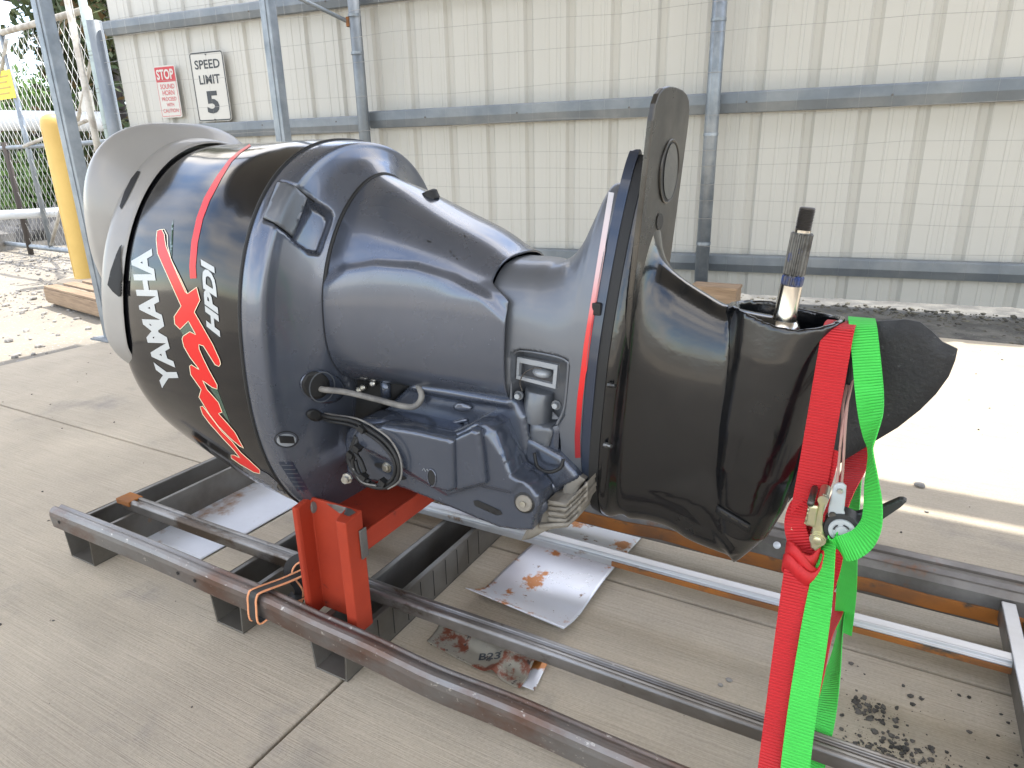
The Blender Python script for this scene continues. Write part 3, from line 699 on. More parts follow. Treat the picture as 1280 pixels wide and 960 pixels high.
# ================================================================= STEEL FRAME
rack = thing('steel_rack', 'welded steel crate rack of channels and rails under the motor', 'frame')
def channel(x0, x1, y0, y1, h, m, t=.004, lip=.012, z0=.0015):   # open-topped U channel along Y
    xm = (x0+x1)/2
    pr = [(x0, h), (x0+.008, 0), (x1-.008, 0), (x1, h), (x1-lip, h), (x1-lip, h-.008), (x1-t, h-t), (x1-.008-t, t), (x0+.008+t, t), (x0+t, h-t), (x0+lip, h-.008), (x0+lip, h)]
    V = [(x, y, z0+z) for y in (y0, y1) for x, z in pr]; n = len(pr)
    Fc = [(i, (i+1) % n, n+(i+1) % n, n+i) for i in range(n)]
    seg = [(0, 1, 8, 9), (1, 2, 7, 8), (2, 3, 6, 7)]
    Fc += [(0, 9, 10, 11), (0, 1, 8, 9), (1, 2, 7, 8), (2, 3, 6, 7), (3, 4, 5, 6)]
    Fc += [tuple(n+i for i in reversed(f)) for f in [(0, 9, 10, 11), (0, 1, 8, 9), (1, 2, 7, 8), (2, 3, 6, 7), (3, 4, 5, 6)]]
    o = pyd('cross_channel', V, Fc, m, rack); bevel(o, .0015); return o
channel(-1.655, -1.545, .725, 1.42, .0855, 'chan'); channel(-1.125, -1.03, .722, 1.42, .0855, 'chan'); channel(-.845, -.752, .718, 1.42, .0855, 'chan')
channel(.30, .39, .72, 1.42, .0855, 'chan')
for k in range(9):   # saw marks on the channel flank
    y = .80+k*.045; box('notch', -.7505, -.7495, y, y+.0015, .02, .082, 'rubber', rack)
def rail(path_y, x0, x1, prof, m, name='rail', n=28, fn=None, par=rack):
    V = []; k = len(prof)
    for i in range(n+1):
        x = x0+(x1-x0)*i/n; dy, dz = fn(x) if fn else (0, 0)
        for y, z in prof: V.append((x, path_y+y+dy, z+dz))
    Fc = [(i*k+j, i*k+(j+1) % k, (i+1)*k+(j+1) % k, (i+1)*k+j) for i in range(n) for j in range(k)]
    Fc += [tuple(range(k-1, -1, -1)), tuple(n*k+j for j in range(k))]
    o = pyd(name, V, Fc, m, par); bevel(o, .002, 2, 30); return o
fp = [(0, .076), (-.003, .108), (-.001, .118), (.004, .1245), (.010, .127), (.015, .126), (.018, .1205), (.023, .1205), (.026, .124), (.030, .124), (.033, .119), (.033, .0885), (.006, .0885), (.006, .076)]
def dent(x): return (.016-.030*ss((x+1.6)/1.5)-.004*ss((x+.5)/.5)+.004*math.exp(-((x+.95)/.10)**2)-.004*math.exp(-((x+.55)/.10)**2), -.003*math.exp(-((x+.55)/.1)**2)+.0012*math.sin(x*9))
fr = rail(.702, -1.685, .55, fp, 'steelf', 'front_rail', 90, dent)
for hx in (-1.645, -1.20, -1.145): lathe('hole', (hx, .6985+dent(hx)[0], .100), (0, -1, 0), [(.004, 0), (.004, .0008)], 'rubber', fr, 10)
p2 = [(0, .087), (0, .108), (.004, .113), (.012, .113), (.014, .107), (.020, .107), (.022, .113), (.030, .113), (.034, .108), (.034, .087)]
r2 = rail(.838, -1.60, .55, p2, 'rail', 'inner_rail', 60, lambda x: (.002*math.sin(x*3), .0008*math.sin(x*11)))
for hx in (-.47, -.36): lathe('hole', (hx, .8375, .10), (0, -1, 0), [(.004, 0), (.004, .0008)], 'rubber', r2, 10)
box('rusty_end', -1.612, -1.56, .836, .875, .1005, .1145, 'rust', rack, .002)
p3 = [(0, .089), (0, .104), (.003, .106), (.005, .113), (.026, .113), (.030, .108), (.030, .089)]
rail(1.158, -1.3, .55, p3, 'railw', 'middle_rail', 40, lambda x: (.003*math.sin(x*2.2), .001*math.sin(x*8)))
rail(1.1545, -.42, .55, [(-.0005, .091), (-.0005, .103), (.003, .103), (.003, .091)], 'rust', 'rust_strip', 20, lambda x: (.003*math.sin(x*2.2), .001*math.sin(x*8)))
p4 = [(-.004, .062), (.0, .092), (.004, .120), (.014, .133), (.03, .137), (.046, .134), (.052, .128), (.058, .133), (.074, .136), (.088, .130), (.092, .115), (.092, .062)]
rail(1.335, -1.25, .6, p4, 'steel', 'back_rail', 40)
rail(1.335, -.72, .6, [(-.0065, .066), (-.004, .084), (-.0022, .094), (.002, .094), (.002, .066)], 'rust', 'rust_strip', 50, lambda x: (0, .003*math.sin(x*13)+.002*math.sin(x*31)))
lathe('rivet', (-.125, 1.3375, .122), (0, -.9, .4), [(.0075, 0), (.0075, .002), (.004, .004)], 'sheetw', rack, 14)
box('cross_strip', .262, .284, .75, 1.333, .1135, .1185, 'railw', rack, .0015)
box('cross_strip_web', .262, .266, .75, 1.333, .08, .1130, 'steel', rack)
box('rust_bracket', .32, .46, 1.20, 1.32, .05, .085, 'rust', rack, .004)

# red stand ----------------------------------------------------------------
red = thing('red_steel_stand', 'red painted steel channel post with a red beam carrying the motor', 'stand')
PX0, PX1, PY0, PY1, PZ0, PZ1 = -.872, -.746, .742, .785, .0875, .322
t = .0055; lp = .03
prf = [(PX0, PY0), (PX0+.010, PY0), (PX0+.012, PY0+.006), (PX0+.006+t, PY0+.010), (PX0+t+.004, PY1-t), (PX1-.032, PY1-t), (PX1-.026, PY0+.010), (PX1-.022, PY0), (PX1, PY0+.001), (PX1, PY1), (PX0, PY1)]
# post: web at the back, narrow left flange, boxed right flange
def prism_z(name, pr, z0, z1, m, parent, slope=0.):
    n = len(pr); V = [(x, y, z0) for x, y in pr]+[(x, y, z1+slope*(y-PY0)) for x, y in pr]
    o = pyd(name, V, [(i, (i+1) % n, n+(i+1) % n, n+i) for i in range(n)], m, parent)
    c = [(x, y) for x, y in pr]; tv, tf = fill2d([c], 1.0); b = len(V)
    me = o.data; bm = bmesh.new(); bm.from_mesh(me); bm.verts.ensure_lookup_table()
    es = [e for e in bm.edges if len(e.link_faces) == 1]; bmesh.ops.triangle_fill(bm, edges=[e for e in es if e.verts[0].index < n and e.verts[1].index < n], use_beauty=True)
    bmesh.ops.triangle_fill(bm, edges=[e for e in es if e.verts[0].index >= n and e.verts[1].index >= n], use_beauty=True)
    bmesh.ops.recalc_face_normals(bm, faces=bm.faces); bm.to_mesh(me); bm.free(); return bevel(o, .002, 2)
prism_z('post', prf, PZ0, PZ1-.004, 'red', red, .12)
box('beam', -.8695, -.752, .787, 1.30, .272, .278, 'red', red, .002)
box('beam_flange', -.7515, -.7455, .787, 1.30, .240, .2795, 'red', red, .002); box('beam_flange', -.8755, -.8700, .787, 1.30, .240, .2795, 'red', red, .002)
box('rear_post', -.87, -.75, 1.302, 1.35, .141, .33, 'red', red, .003)
decal('post_hole', [[(392+4.5*math.cos(t), 634+7.5*math.sin(t)) for t in [2*math.pi*i/20 for i in range(20)]]], bvh([o for o in bpy.data.objects if o.name == 'post'][0]), 'steel', red, .0008, 3)
decal('scraped_patch', [[(408, 629), (420, 631), (440, 637), (445, 641), (436, 646), (424, 641)]], bvh([o for o in bpy.data.objects if o.name == 'post'][0]), 'steel', red, .0008, 3)
box('bolted_tab', -.7453, -.742, .770, .788, .232, .290, 'steel', red, .002)

# loose sheets under the frame ----------------------------------------------
def sheet(name, label, corners, m, fn, nx=26, ny=26, th=.0012):
    a, b, c, d = [onZ(*p) for p in corners]; V = []
    for j in range(ny+1):
        for i in range(nx+1):
            u, v = i/nx, j/ny; p = (a*(1-u)+b*u)*(1-v)+(d*(1-u)+c*u)*v; V.append((p.x, p.y, .004+fn(u, v)))
    Fc = [(j*(nx+1)+i, j*(nx+1)+i+1, (j+1)*(nx+1)+i+1, (j+1)*(nx+1)+i) for j in range(ny) for i in range(nx)]
    o = pyd(name, V, Fc, m, None, True); s_ = o.modifiers.new('solid', 'SOLIDIFY'); s_.thickness = th; s_.offset = 1; tag(o, label, 'metal sheet'); return o
sheet('white_sheet', 'white coated metal sheet with rust stains under the motor cowling', [(182, 675), (250, 703), (392, 622), (300, 600)], 'sheetw', lambda u, v: .004*math.sin(u*3.1)*math.sin(v*3)+.001)
gsh = sheet('grey_sheet', 'plain dark grey sheet strip beside the white sheet under the frame', [(252, 704), (345, 738), (480, 640), (392, 624)], 'chan', lambda u, v: .0006)
gsh.data.materials.clear(); gsh.data.materials.append(M['concrete'])
def curl(u, v): return .045*max(0, (.16-v)/.16)**1.6*(1-.4*u)+.010*math.sin(v*3.1)+.008*u*math.sin(v*5)
sheet('bright_sheet', 'curled bright metal sheet with orange rust flakes between the rails', [(583, 760), (704, 803), (820, 650), (728, 631)], 'sheet', curl, 30, 50)
def crum(u, v): return .004+.020*math.exp(-((v-.62+.15*u)/.16)**2)*(.5+.5*u)+.010*max(0, noise.noise(Vector((u*3.2, v*2.4, 1))))+.014*math.exp(-((u-.72)/.06)**2)*(1-v)+.010*(1-u)**3
cs = sheet('crumpled_sheet', 'crumpled dirty metal scrap marked B23 beside the inner rail', [(534, 811), (650, 866), (686, 822), (563, 779)], 'sheetc', crum, 44, 34)
sheet('clear_scrap', 'small flat silver scrap lying right of the crumpled marked sheet', [(652, 862), (668, 868), (692, 818), (676, 812)], 'sheet', lambda u, v: .004)
v_, f_ = text2d('B23', .02); tr = bvh(cs)
decal('handwritten_mark', None, tr, 'signink', cs, .001, tri=([(598+27*x+2*y, 826-9*y-2*x) for x, y in v_], f_))

# rubber-coated strap on the front rail ------------------------------------------
eb = thing('elastic_band', 'black elastic band with orange edges looped round the front rail', 'band')
def loop_pts(dx):
    return [Vector((x_+dx, y_, z_)) for x_, y_, z_ in ((-.965, .700, .070), (-.967, .700, .108), (-.966, .704, .127), (-.962, .714, .133), (-.950, .77, .125), (-.935, .82, .124), (-.925, .85, .119), (-.93, .86, .08), (-.94, .80, .075), (-.955, .74, .078))]
for i, dx in enumerate((-.011, .011)):
    tube('orange_edge', smooth_path(loop_pts(dx), 6, True), .0022, 'orange', eb, 6, True)
V, Fc = [], []
A_, B_ = smooth_path(loop_pts(-.011), 6, True), smooth_path(loop_pts(.011), 6, True); n = len(A_)
for a, b in zip(A_, B_): V += [a, b]
o = pyd('web', V, [(2*i, 2*i+1, (2*i+3) % (2*n), (2*i+2) % (2*n)) for i in range(n)], 'blackp', eb); s_ = o.modifiers.new('solid', 'SOLIDIFY'); s_.thickness = .003
cu = smooth_path([onY(360, 745, .80), onY(371, 752, .79), onY(375, 735, .80), onY(362, 715, .80), onY(366, 703, .81), onY(376, 698, .82)], 8)
ribbon('curled_tail', [(p, 40) for p in cu[::4]], .022, 'rubber', eb, .003); tube('orange_edge', [p+Vector((.012, -.004, 0)) for p in cu], .002, 'orange', eb, 6)

# ================================================================= OUTBOARD MOTOR
mot = thing('outboard_motor', 'blue-grey and black outboard motor lying on its front, propeller shaft pointing up', 'outboard motor')
YC, K = .95, .08
def se(p, t):
    x0, hy, zc, ht, hb, nt, nb = p[:7]; yc = p[7] if len(p) > 7 else YC; c, s = math.cos(t), math.sin(t)
    n = nt if s > 0 else nb; h = ht if s > 0 else hb
    y = yc+hy*math.copysign(abs(c)**(2/n), c); z = zc+h*math.copysign(abs(s)**(2/n), s)
    return Vector((x0+K*(z-.65), y, z))
def thetas(N):
    out = []
    for i in range(N):
        out.append(2*math.pi*i/N)
    return out
def interp(R, n):
    out = []
    m = len(R)
    for i in range(m-1):
        g = lambda k: R[min(max(k, 0), m-1)]
        a, b, c, d = g(i-1), g(i), g(i+1), g(i+2)
        nn = n if isinstance(n, int) else n[i]
        for k in range(nn):
            t = k/nn; out.append([.5*((2*b[j])+(c[j]-a[j])*t+(2*a[j]-5*b[j]+4*c[j]-d[j])*t*t+(3*b[j]-a[j]-3*c[j]+d[j])*t**3) for j in range(7)])
    out.append(list(R[-1])); return out
def loft(name, R, n, m, N=200, caps=(False, False), lin=False, warp=None):
    if lin:
        Q = []
        for i in range(len(R)-1):
            for k in range(n): Q.append([R[i][j]+(R[i+1][j]-R[i][j])*k/n for j in range(7)])
        Q.append(list(R[-1]))
    else: Q = interp(R, n)
    T = thetas(N); V = []
    for qi, q in enumerate(Q):
        ring_ = [se(q, t) for t in T]
        # even spacing round the ring
        L = [0]
        for i in range(N): L.append(L[-1]+(ring_[(i+1) % N]-ring_[i]).length)
        j = 0
        for i in range(N):
            tg = L[-1]*i/N
            while L[j+1] < tg: j += 1
            f = (tg-L[j])/max(1e-9, L[j+1]-L[j]); P = ring_[j].lerp(ring_[(j+1) % N], f)
            if warp: P = warp(P, qi/(len(Q)-1))
            V.append(P)
    k = len(Q); Fc = [(i*N+j, i*N+(j+1) % N, (i+1)*N+(j+1) % N, (i+1)*N+j) for i in range(k-1) for j in range(N)]
    if caps[0]: Fc.append(tuple(range(N-1, -1, -1)))
    if caps[1]: Fc.append(tuple((k-1)*N+j for j in range(N)))
    o = pyd(name, V, Fc, m, mot, True)
    if any(caps): e = o.modifiers.new('edge', 'EDGE_SPLIT'); e.split_angle = R_(45)
    return o
def seam(name, q, r=.003, m='rubber', N=140, parent=None, grow=0.):
    q = list(q); q[1] += grow; q[3] += grow; q[4] += grow
    return tube(name, [se(q, 2*math.pi*i/N) for i in range(N)], r, m, parent or mot, 8, True)
def carve(o, poly, depth, fall, depth_fn=None):
    me = o.data; xs = [p[0] for p in poly]; ys = [p[1] for p in poly]
    bb = (min(xs)-fall, max(xs)+fall, min(ys)-fall, max(ys)+fall); N_ = [v.normal.copy() for v in me.vertices]; mv = []
    for i, v in enumerate(me.vertices):
        if N_[i].dot(v.co-CC) > 0: continue
        x, y = proj(v.co)
        if not (bb[0] < x < bb[1] and bb[2] < y < bb[3]): continue
        dd = pdist(poly, x, y); dd = dd if inside(poly, x, y) else -dd
        k_ = ss(.5+dd/fall)
        if k_ > 0: mv.append((i, v.co-N_[i]*(depth_fn(x, y) if depth_fn else depth)*k_))
    for i, c in mv: me.vertices[i].co = c
    me.update()

R1 = [-1.227, .229, .593, .339, .265, 2.06, 2.15]
RR = [-.994, .250, .611, .326, .360, 2.40, 2.3]
R2 = [-.878, .254, .621, .314, .391, 2.27, 2.26]
R3 = [-.795, .154, .680, .198, .154, 1.81, 2.80]
cowl = loft('upper_cowling', [[-1.38, .08, .60, .12, .05, 2.2, 2.4], [-1.35, .12, .60, .18, .08, 2.2, 2.3], [-1.31, .165, .59, .26, .13, 2.1, 2.2], [-1.27, .205, .587, .315, .19, 2.1, 2.2], R1, [-1.11, .242, .602, .334, .322, 2.2, 2.2], RR, [-.93, .253, .618, .320, .380, 2.33, 2.28], [R2[0]-.003]+R2[1:]], 8, 'blackcowl', 240, (True, False))
# lower cowling: rim band then shoulder sweeping in to the apron seam
S = loft('lower_cowling', [R2, [-.860, .2555, .621, .313, .394, 2.27, 2.26], [-.840, .252, .622, .309, .392, 2.26, 2.28], [-.833, .245, .625, .303, .385, 2.25, 2.3], [-.829, .226, .634, .285, .365, 2.2, 2.4], [-.820, .198, .648, .256, .320, 2.1, 2.5], [-.808, .172, .664, .228, .235, 1.95, 2.6], [R3[0]-.001]+R3[1:]], 13, 'navy', 420)
seam('cowling_seal', R2, .0032); 
R4 = [-.483, .105, .667, .092, .150, 2.9, 3.0]
def apron_warp(P, u):
    f = ss((u-.6)/.4)
    P = P.copy(); P.x -= .034*f*ss((P.z-.700)/.030)*(1-ss((P.z-.76)/.03)*.3)
    return P
apron = loft('apron_panel', [[R3[0]+.002, .1535]+R3[2:], [-.74, .146, .681, .177, .152, 2.2, 2.9], [-.65, .132, .679, .140, .150, 2.7, 3.0], [-.56, .117, .674, .110, .150, 2.9, 3.0], R4], 16, 'navy', 300, (False, False), warp=apron_warp)
carve(apron, [(380, 372), (405, 352), (432, 335), (470, 329), (520, 333), (570, 348), (605, 368), (630, 392), (660, 420), (660, 560), (400, 560)], -.0065, 16)
so = apron.modifiers.new('solid', 'SOLIDIFY'); so.thickness = .004; so.offset = -1
seam('apron_seam', R3, .0035)
MR = [[-.52, .099, .640, .112, .125, 2.8, 3.0], [-.47, .098, .637, .114, .135, 2.7, 3.0], [-.445, .095, .632, .118, .15, 2.5, 3.0], [-.42, .092, .626, .138, .17, 2.2, 3.0], [-.402, .091, .622, .170, .19, 2.0, 3.0], [-.388, .090, .620, .212, .205, 1.85, 3.1], [-.376, .090, .620, .240, .215, 1.8, 3.1], [-.3565, .090, .620, .244, .220, 1.75, 3.13]]
midc = loft('midsection', MR, 12, 'mid', 320, (False, True))
ext = loft('extension_plate', [[-.3563, .0885, .62, .288, .222, 1.42, 3.1], [-.342, .0885, .62, .288, .232, 1.42, 3.1]], 2, 'navyx', 160, (True, True), True)
gas = loft('black_gasket', [[-.3418, .0865, .613, .288, .262, 1.48, 3.1], [-.3270, .0865, .611, .288, .266, 1.48, 3.1]], 2, 'rubber', 120, (True, True), True)
# gearcase -----------------------------------------------------------------
gear = loft('gearcase', [[-.3338, .084, .61, .285, .262, 1.5, 3.0], [-.320, .086, .605, .28, .262, 1.5, 3.0], [-.311, .080, .60, .24, .258, 1.7, 3.0], [-.300, .064, .60, .185, .254, 2.0, 2.9], [-.286, .057, .59, .165, .250, 2.1, 2.8], [-.262, .052, .578, .157, .236, 2.1, 2.6], [-.225, .050, .565, .150, .226, 2.2, 2.5], [-.185, .047, .555, .143, .232, 2.4, 2.4], [-.12, .042, .55, .140, .238, 2.6, 2.4]], 8, 'gear', 160, (True, True))
A0 = Vector((-.147, YC, .306)); A1 = Vector((-.112, YC, .697)); ax = (A1-A0); AL = ax.length; ax.normalize()
prof = [(0, -.008), (.008, .004), (.023, .030), (.040, .060), (.054, .11), (.064, .17), (.0685, .23), (.0695, .30), (.069, AL-.01), (.0685, AL)]
prof_in = [(.0625, AL), (.061, AL-.05), (.058, AL-.13), (.0001, AL-.13)]
def rim_wave(o):
    for v in o.data.vertices:
        h = (v.co-A0).dot(ax)
        if h > AL-.06:
            rel = v.co-A0-ax*h; a = math.atan2(rel.y, rel.x); v.co += ax*(.004*math.cos(2*a)+.0025*math.cos(3*a+.6))*ss((h-AL+.06)/.06)
            v.co += rel*(.06*math.cos(2*a+.3))*ss((h-AL+.06)/.06)
V, Fc = [], []; u_ = ax.orthogonal().normalized(); v__ = ax.cross(u_); sg = 72; allp = prof+prof_in
allp2 = []
for i in range(len(allp)-1):
    for k in range(4): allp2.append((allp[i][0]+(allp[i+1][0]-allp[i][0])*k/4, allp[i][1]+(allp[i+1][1]-allp[i][1])*k/4))
allp2.append(allp[-1])
for r, h in allp2:
    for k in range(sg):
        t = 2*math.pi*k/sg; V.append(A0+ax*h+(u_*math.cos(t)+v__*math.sin(t))*max(r, 1e-5))
for i in range(len(allp2)-1):
    for k in range(sg): Fc.append((i*sg+k, i*sg+(k+1) % sg, (i+1)*sg+(k+1) % sg, (i+1)*sg+k))
torp = pyd('torpedo', V, Fc, 'gear', mot, True); rim_wave(torp)
# lower fin from the strut down to the nose + skeg as bodies with thickness
sk = [(1035, 408), (1050, 404), (1100, 401), (1132, 399), (1150, 402), (1164, 413), (1178, 427), (1197, 436), (1194, 450), (1186, 470), (1170, 492), (1150, 512), (1122, 534), (1092, 552), (1060, 572), (1025, 596), (990, 622), (965, 650), (945, 672), (930, 672), (950, 600), (975, 520), (1000, 450)]
def fin(name, poly, halfw, m, edge=.02, tip=.002, step=9):
    v2, f2 = fill2d([poly], step); sc = .00125; Va, Vb = [], []
    for x, y in v2:
        d = pdist(poly, x, y)*sc; hw = halfw(x, y) if callable(halfw) else halfw
        t_ = tip+(hw-tip)*math.sqrt(max(0, min(1, d/edge))); p = onY(x, y, YC); Va.append(p+Vector((0, -t_, 0))); Vb.append(p+Vector((0, t_, 0)))
    n = len(v2); Fc = list(f2)+[tuple(i+n for i in reversed(f)) for f in f2]; ec = {}
    for f in f2:
        for a in range(3):
            e = (f[a], f[(a+1) % 3]); k_ = tuple(sorted(e)); ec[k_] = ec.get(k_, [])+[e]
    for e in ec.values():
        if len(e) == 1: a, b = e[0]; Fc.append((b, a, a+n, b+n))
    o = pyd(name, Va+Vb, Fc, m, mot, True); bm = bmesh.new(); bm.from_mesh(o.data); bmesh.ops.recalc_face_normals(bm, faces=bm.faces); bm.to_mesh(o.data); bm.free()
    o.data.polygons.foreach_set('use_smooth', [True]*len(o.data.polygons)); e = o.modifiers.new('edge', 'EDGE_SPLIT'); e.split_angle = R_(60); return o
skeg = fin('skeg', sk, lambda x, y: .006+.022*ss((1090-x)/90), 'skeg')
low = fin('lower_fairing', [(770, 560), (745, 600), (748, 630), (775, 634), (815, 641), (850, 650), (880, 664), (907, 687), (918, 698), (932, 684), (945, 600), (930, 520), (850, 500)], lambda x, y: .045, 'gear', .06, .008)
# fuse strut, torpedo and fairing into one skin
def fuse(objs, name, m, vox=.0038):
    dg = bpy.context.evaluated_depsgraph_get(); dg.update(); V, Fc = [], []
    for o in objs:
        e = o.evaluated_get(dg); me = e.to_mesh(); b = len(V); V += [v.co.copy() for v in me.vertices]; Fc += [tuple(b+i for i in p.vertices) for p in me.polygons]; e.to_mesh_clear()
    for o in objs: bpy.data.objects.remove(o)
    o = pyd(name, V, Fc, m, mot, True); r = o.modifiers.new('remesh', 'REMESH'); r.mode = 'VOXEL'; r.voxel_size = vox; r.use_smooth_shade = True
    s = o.modifiers.new('smooth', 'SMOOTH'); s.factor = .5; s.iterations = 2
    dg = bpy.context.evaluated_depsgraph_get(); dg.update(); me = bpy.data.meshes.new_from_object(o.evaluated_get(dg)); o.modifiers.clear(); o.data = me
    me.polygons.foreach_set('use_smooth', [True]*len(me.polygons)); return o
for o in (gear,): o.modifiers.clear()
gear = fuse([gear, torp, low], 'gearcase', 'gear', .0030)
# cavitation plate
hp = [(0, .984), (.030, .983), (.055, .979), (.070, .972), (.079, .960), (.083, .940), (.083, .85), (.083, .78), (.082, .72), (.077, .66), (.068, .60), (.058, .53), (.045, .50), (.03, .47), (0, .44)]
PYC = .955
P0 = -.308
full = [(PYC-y, z) for y, z in hp]+[(PYC+y, z) for y, z in hp[-2:0:-1]]
n = len(full); V = [(P0+K*(z-.65)+.004, y, z) for y, z in full]+[(P0+K*(z-.65)-.004, y, z) for y, z in full]
plate = pyd('cavitation_plate', V, [tuple(range(n)), tuple(range(2*n-1, n-1, -1))]+[(i, n+i, n+(i+1) % n, (i+1) % n) for i in range(n)], 'plate', mot); bevel(plate, .002, 2, 50)
tp = bvh(plate)
ov = [(835.5+11*math.cos(t)+4.2*math.sin(t)*-.0-(39*math.sin(t))*-.10, 214+39*math.sin(t)*-1) for t in [2*math.pi*i/40 for i in range(40)]]
ov2 = [(835.5+(x-835.5)*.74+1.2, 214+(y-214)*.90) for x, y in ov]
decal('trim_tab_recess_shade', [ov], tp, 'rubber', plate, .001, 8)  # flat dark decals paint the shade inside the recess and bolt hole
decal('trim_tab_well', [ov2], tp, 'gear', plate, .0022, 8)
rimp = [hit(tp, x, y, .001)[0] for x, y in dens(ov, 5, True) if hit(tp, x, y, .001)]; tube('recess_rim', rimp, .0018, 'plate', plate, 6, True)
decal('bolt_hole_shade', [[(824+4*math.cos(t)+.9*math.sin(t), 277-10.5*math.sin(t)) for t in [2*math.pi*i/20 for i in range(20)]]], tp, 'rubber', plate, .0012, 8)
# dark spray fin below the plate and the fasteners between plate and extension
sf = [(-.328, .50), (-.326, .60), (-.322, .72), (-.315, .86), (-.304, .86), (-.306, .72), (-.309, .60), (-.312, .50)]
for (x, y) in ((761, 481), (756, 556)):
    p = onY(x, y, .862); lathe('mount_bolt', p, (1, -.3, .1), [(.0045, 0), (.0045, .005), (.003, .006), (.003, .012)], 'spline', mot, 8)
box('latch', -.356, -.343, .866, .876, .688, .706, 'rubber', mot, .002)
# propeller shaft
S0_ = A1-ax*.10; sdir = (Vector((-.100, YC, .829))-A1).normalized()
lathe('shaft_base', A1-sdir*.10, sdir, [(.026, 0), (.026, .070), (.021, .084), (.0165, .090)], 'shaft', mot, 40)
lathe('shaft_shank', A1-sdir*.012, sdir, [(.0165, 0), (.0158, .004), (.0158, .010), (.0145, .014), (.0138, .049)], 'shaft', mot, 40)
def gearprof(name, z0, z1, r0, r1, teeth, m):
    V, Fc = [], []; u1 = sdir.orthogonal().normalized(); v1 = sdir.cross(u1); N = teeth*4
    for h in (z0, z0+.002, z1-.002, z1):
        for k in range(N):
            rr = r1 if (k % 4) in (1, 2) else r0
            if h in (z0, z1): rr = r0
            t = 2*math.pi*k/N; V.append(A1+sdir*h+(u1*math.cos(t)+v1*math.sin(t))*rr)
    for i in range(3):
        for k in range(N): Fc.append((i*N+k, i*N+(k+1) % N, (i+1)*N+(k+1) % N, (i+1)*N+k))
    Fc += [tuple(range(N-1, -1, -1)), tuple(3*N+k for k in range(N))]
    return pyd(name, V, Fc, m, mot)
gearprof('greased_spline', .0365, .050, .0122, .0139, 15, 'grease')
gearprof('spline', .050, .105, .0122, .0139, 15, 'spline')
lathe('shaft_neck', A1+sdir*.1045, sdir, [(.010, 0), (.010, .004)], 'shaft', mot, 24)
thr = []
for k in range(14): thr += [(.0102, .108+k*.0019), (.0090, .109+k*.0019)]
thr += [(.0098, .1345), (.0085, .1365)]
lathe('shaft_thread', A1, sdir, thr, 'thread', mot, 24)
# water inlet on the nose
tg = bvh(gear)
decal('water_inlet', [[(897, 631), (938, 656), (936, 664), (895, 641)]], tg, 'rubber', gear, .0016, 6, thick=.003)
for k in range(3):
    x = 903+k*12; y = 637.5+k*7.2
    decal('inlet_slot', [[(x, y-1), (x+8, y+4), (x+8, y+6.5), (x, y+1.5)]], tg, 'plate', gear, .0035, 6)

# cap (taupe hood) ------------------------------------------------------------
cap = loft('cap_rim', [[-1.212, .2365, .593, .3465, .13, 2.06, 2.0], [-1.220, .2400, .593, .351, .13, 2.06, 2.0], [-1.254, .2450, .600, .350, .13, 2.02, 2.0], [-1.275, .236, .61, .338, .12, 2.0, 2.0], [-1.290, .215, .62, .315, .11, 2.0, 2.0], [-1.30, .17, .63, .28, .10, 2.2, 2.0]], 8, 'taupe', 260, (False, True))
hood = loft('cap_hood', [[-1.25, .165, .76, .160, .20, 2.4, 2.2], [-1.28, .188, .775, .180, .22, 2.6, 2.1], [-1.305, .200, .785, .190, .23, 2.8, 2.1], [-1.33, .203, .785, .194, .23, 2.8, 2.1], [-1.37, .185, .775, .182, .21, 2.6, 2.1], [-1.41, .14, .76, .14, .16, 2.4, 2.2], [-1.43, .07, .74, .08, .1, 2.2, 2.2]], 8, 'taupe', 200, (False, True))
tcw_ = bvh(cap, hood, cowl)
decal('air_slot', [[(176, 215), (168, 232), (159, 250), (152, 262), (150, 258), (156, 240), (164, 224), (172, 214)]], tcw_, 'rubber', cap, .001, 4)
decal('side_recess_shade', [[(151, 309), (147, 318), (140, 338), (136, 356), (142, 364), (150, 371), (156, 368), (153, 340), (152, 322), (154, 306)]], tcw_, 'rubber', cap, .003, 2)  # flat dark patch paints the shade between rim and cowling

# lettering and stripes on the upper cowling -------------------------------------
tc_ = bvh(cowl)
decal('red_stripe', None, tc_, 'redink', cowl, .0006, tri=line_poly(dens([(313, 181.5), (300, 190), (288, 201), (274, 222), (259, 249), (250, 273), (243.5, 303), (241, 333), (242, 348)], 4), [3+5*ss(i/20) for i in range(60)][:len(dens([(313, 181.5), (300, 190), (288, 201), (274, 222), (259, 249), (250, 273), (243.5, 303), (241, 333), (242, 348)], 4))]))
def bez(a, b, c, t): return tuple((1-t)**2*a[k]+2*t*(1-t)*b[k]+t*t*c[k] for k in range(2))
def qmid(p0, pm, p1): return tuple(2*pm[k]-.5*p0[k]-.5*p1[k] for k in range(2))
v_, f_ = text2d('YAMAHA', .045)
B0, Bm, B1_ = (227.5, 484), (204, 399), (190.3, 311)
C0, Cm, C1 = (203, 485), (177.5, 398), (163, 312.5)
bq, cq = qmid(B0, Bm, B1_), qmid(C0, Cm, C1)
def ymap(x, y): b = bez(B0, bq, B1_, x); c = bez(C0, cq, C1, x); return (b[0]+(c[0]-b[0])*y, b[1]+(c[1]-b[1])*y)
decal('brand_lettering', None, tc_, 'logo', cowl, .0008, tri=([ymap(x, y) for x, y in v_], f_))
v_, f_ = text2d('HPDI', .05)
P00, P10, P01, P11 = (276, 421.5), (268.5, 334), (259, 408), (251.5, 324)
def hmap(x, y): a = (P00[0]+(P10[0]-P00[0])*x, P00[1]+(P10[1]-P00[1])*x); b = (P01[0]+(P11[0]-P01[0])*x, P01[1]+(P11[1]-P01[1])*x); return (a[0]+(b[0]-a[0])*y, a[1]+(b[1]-a[1])*y)
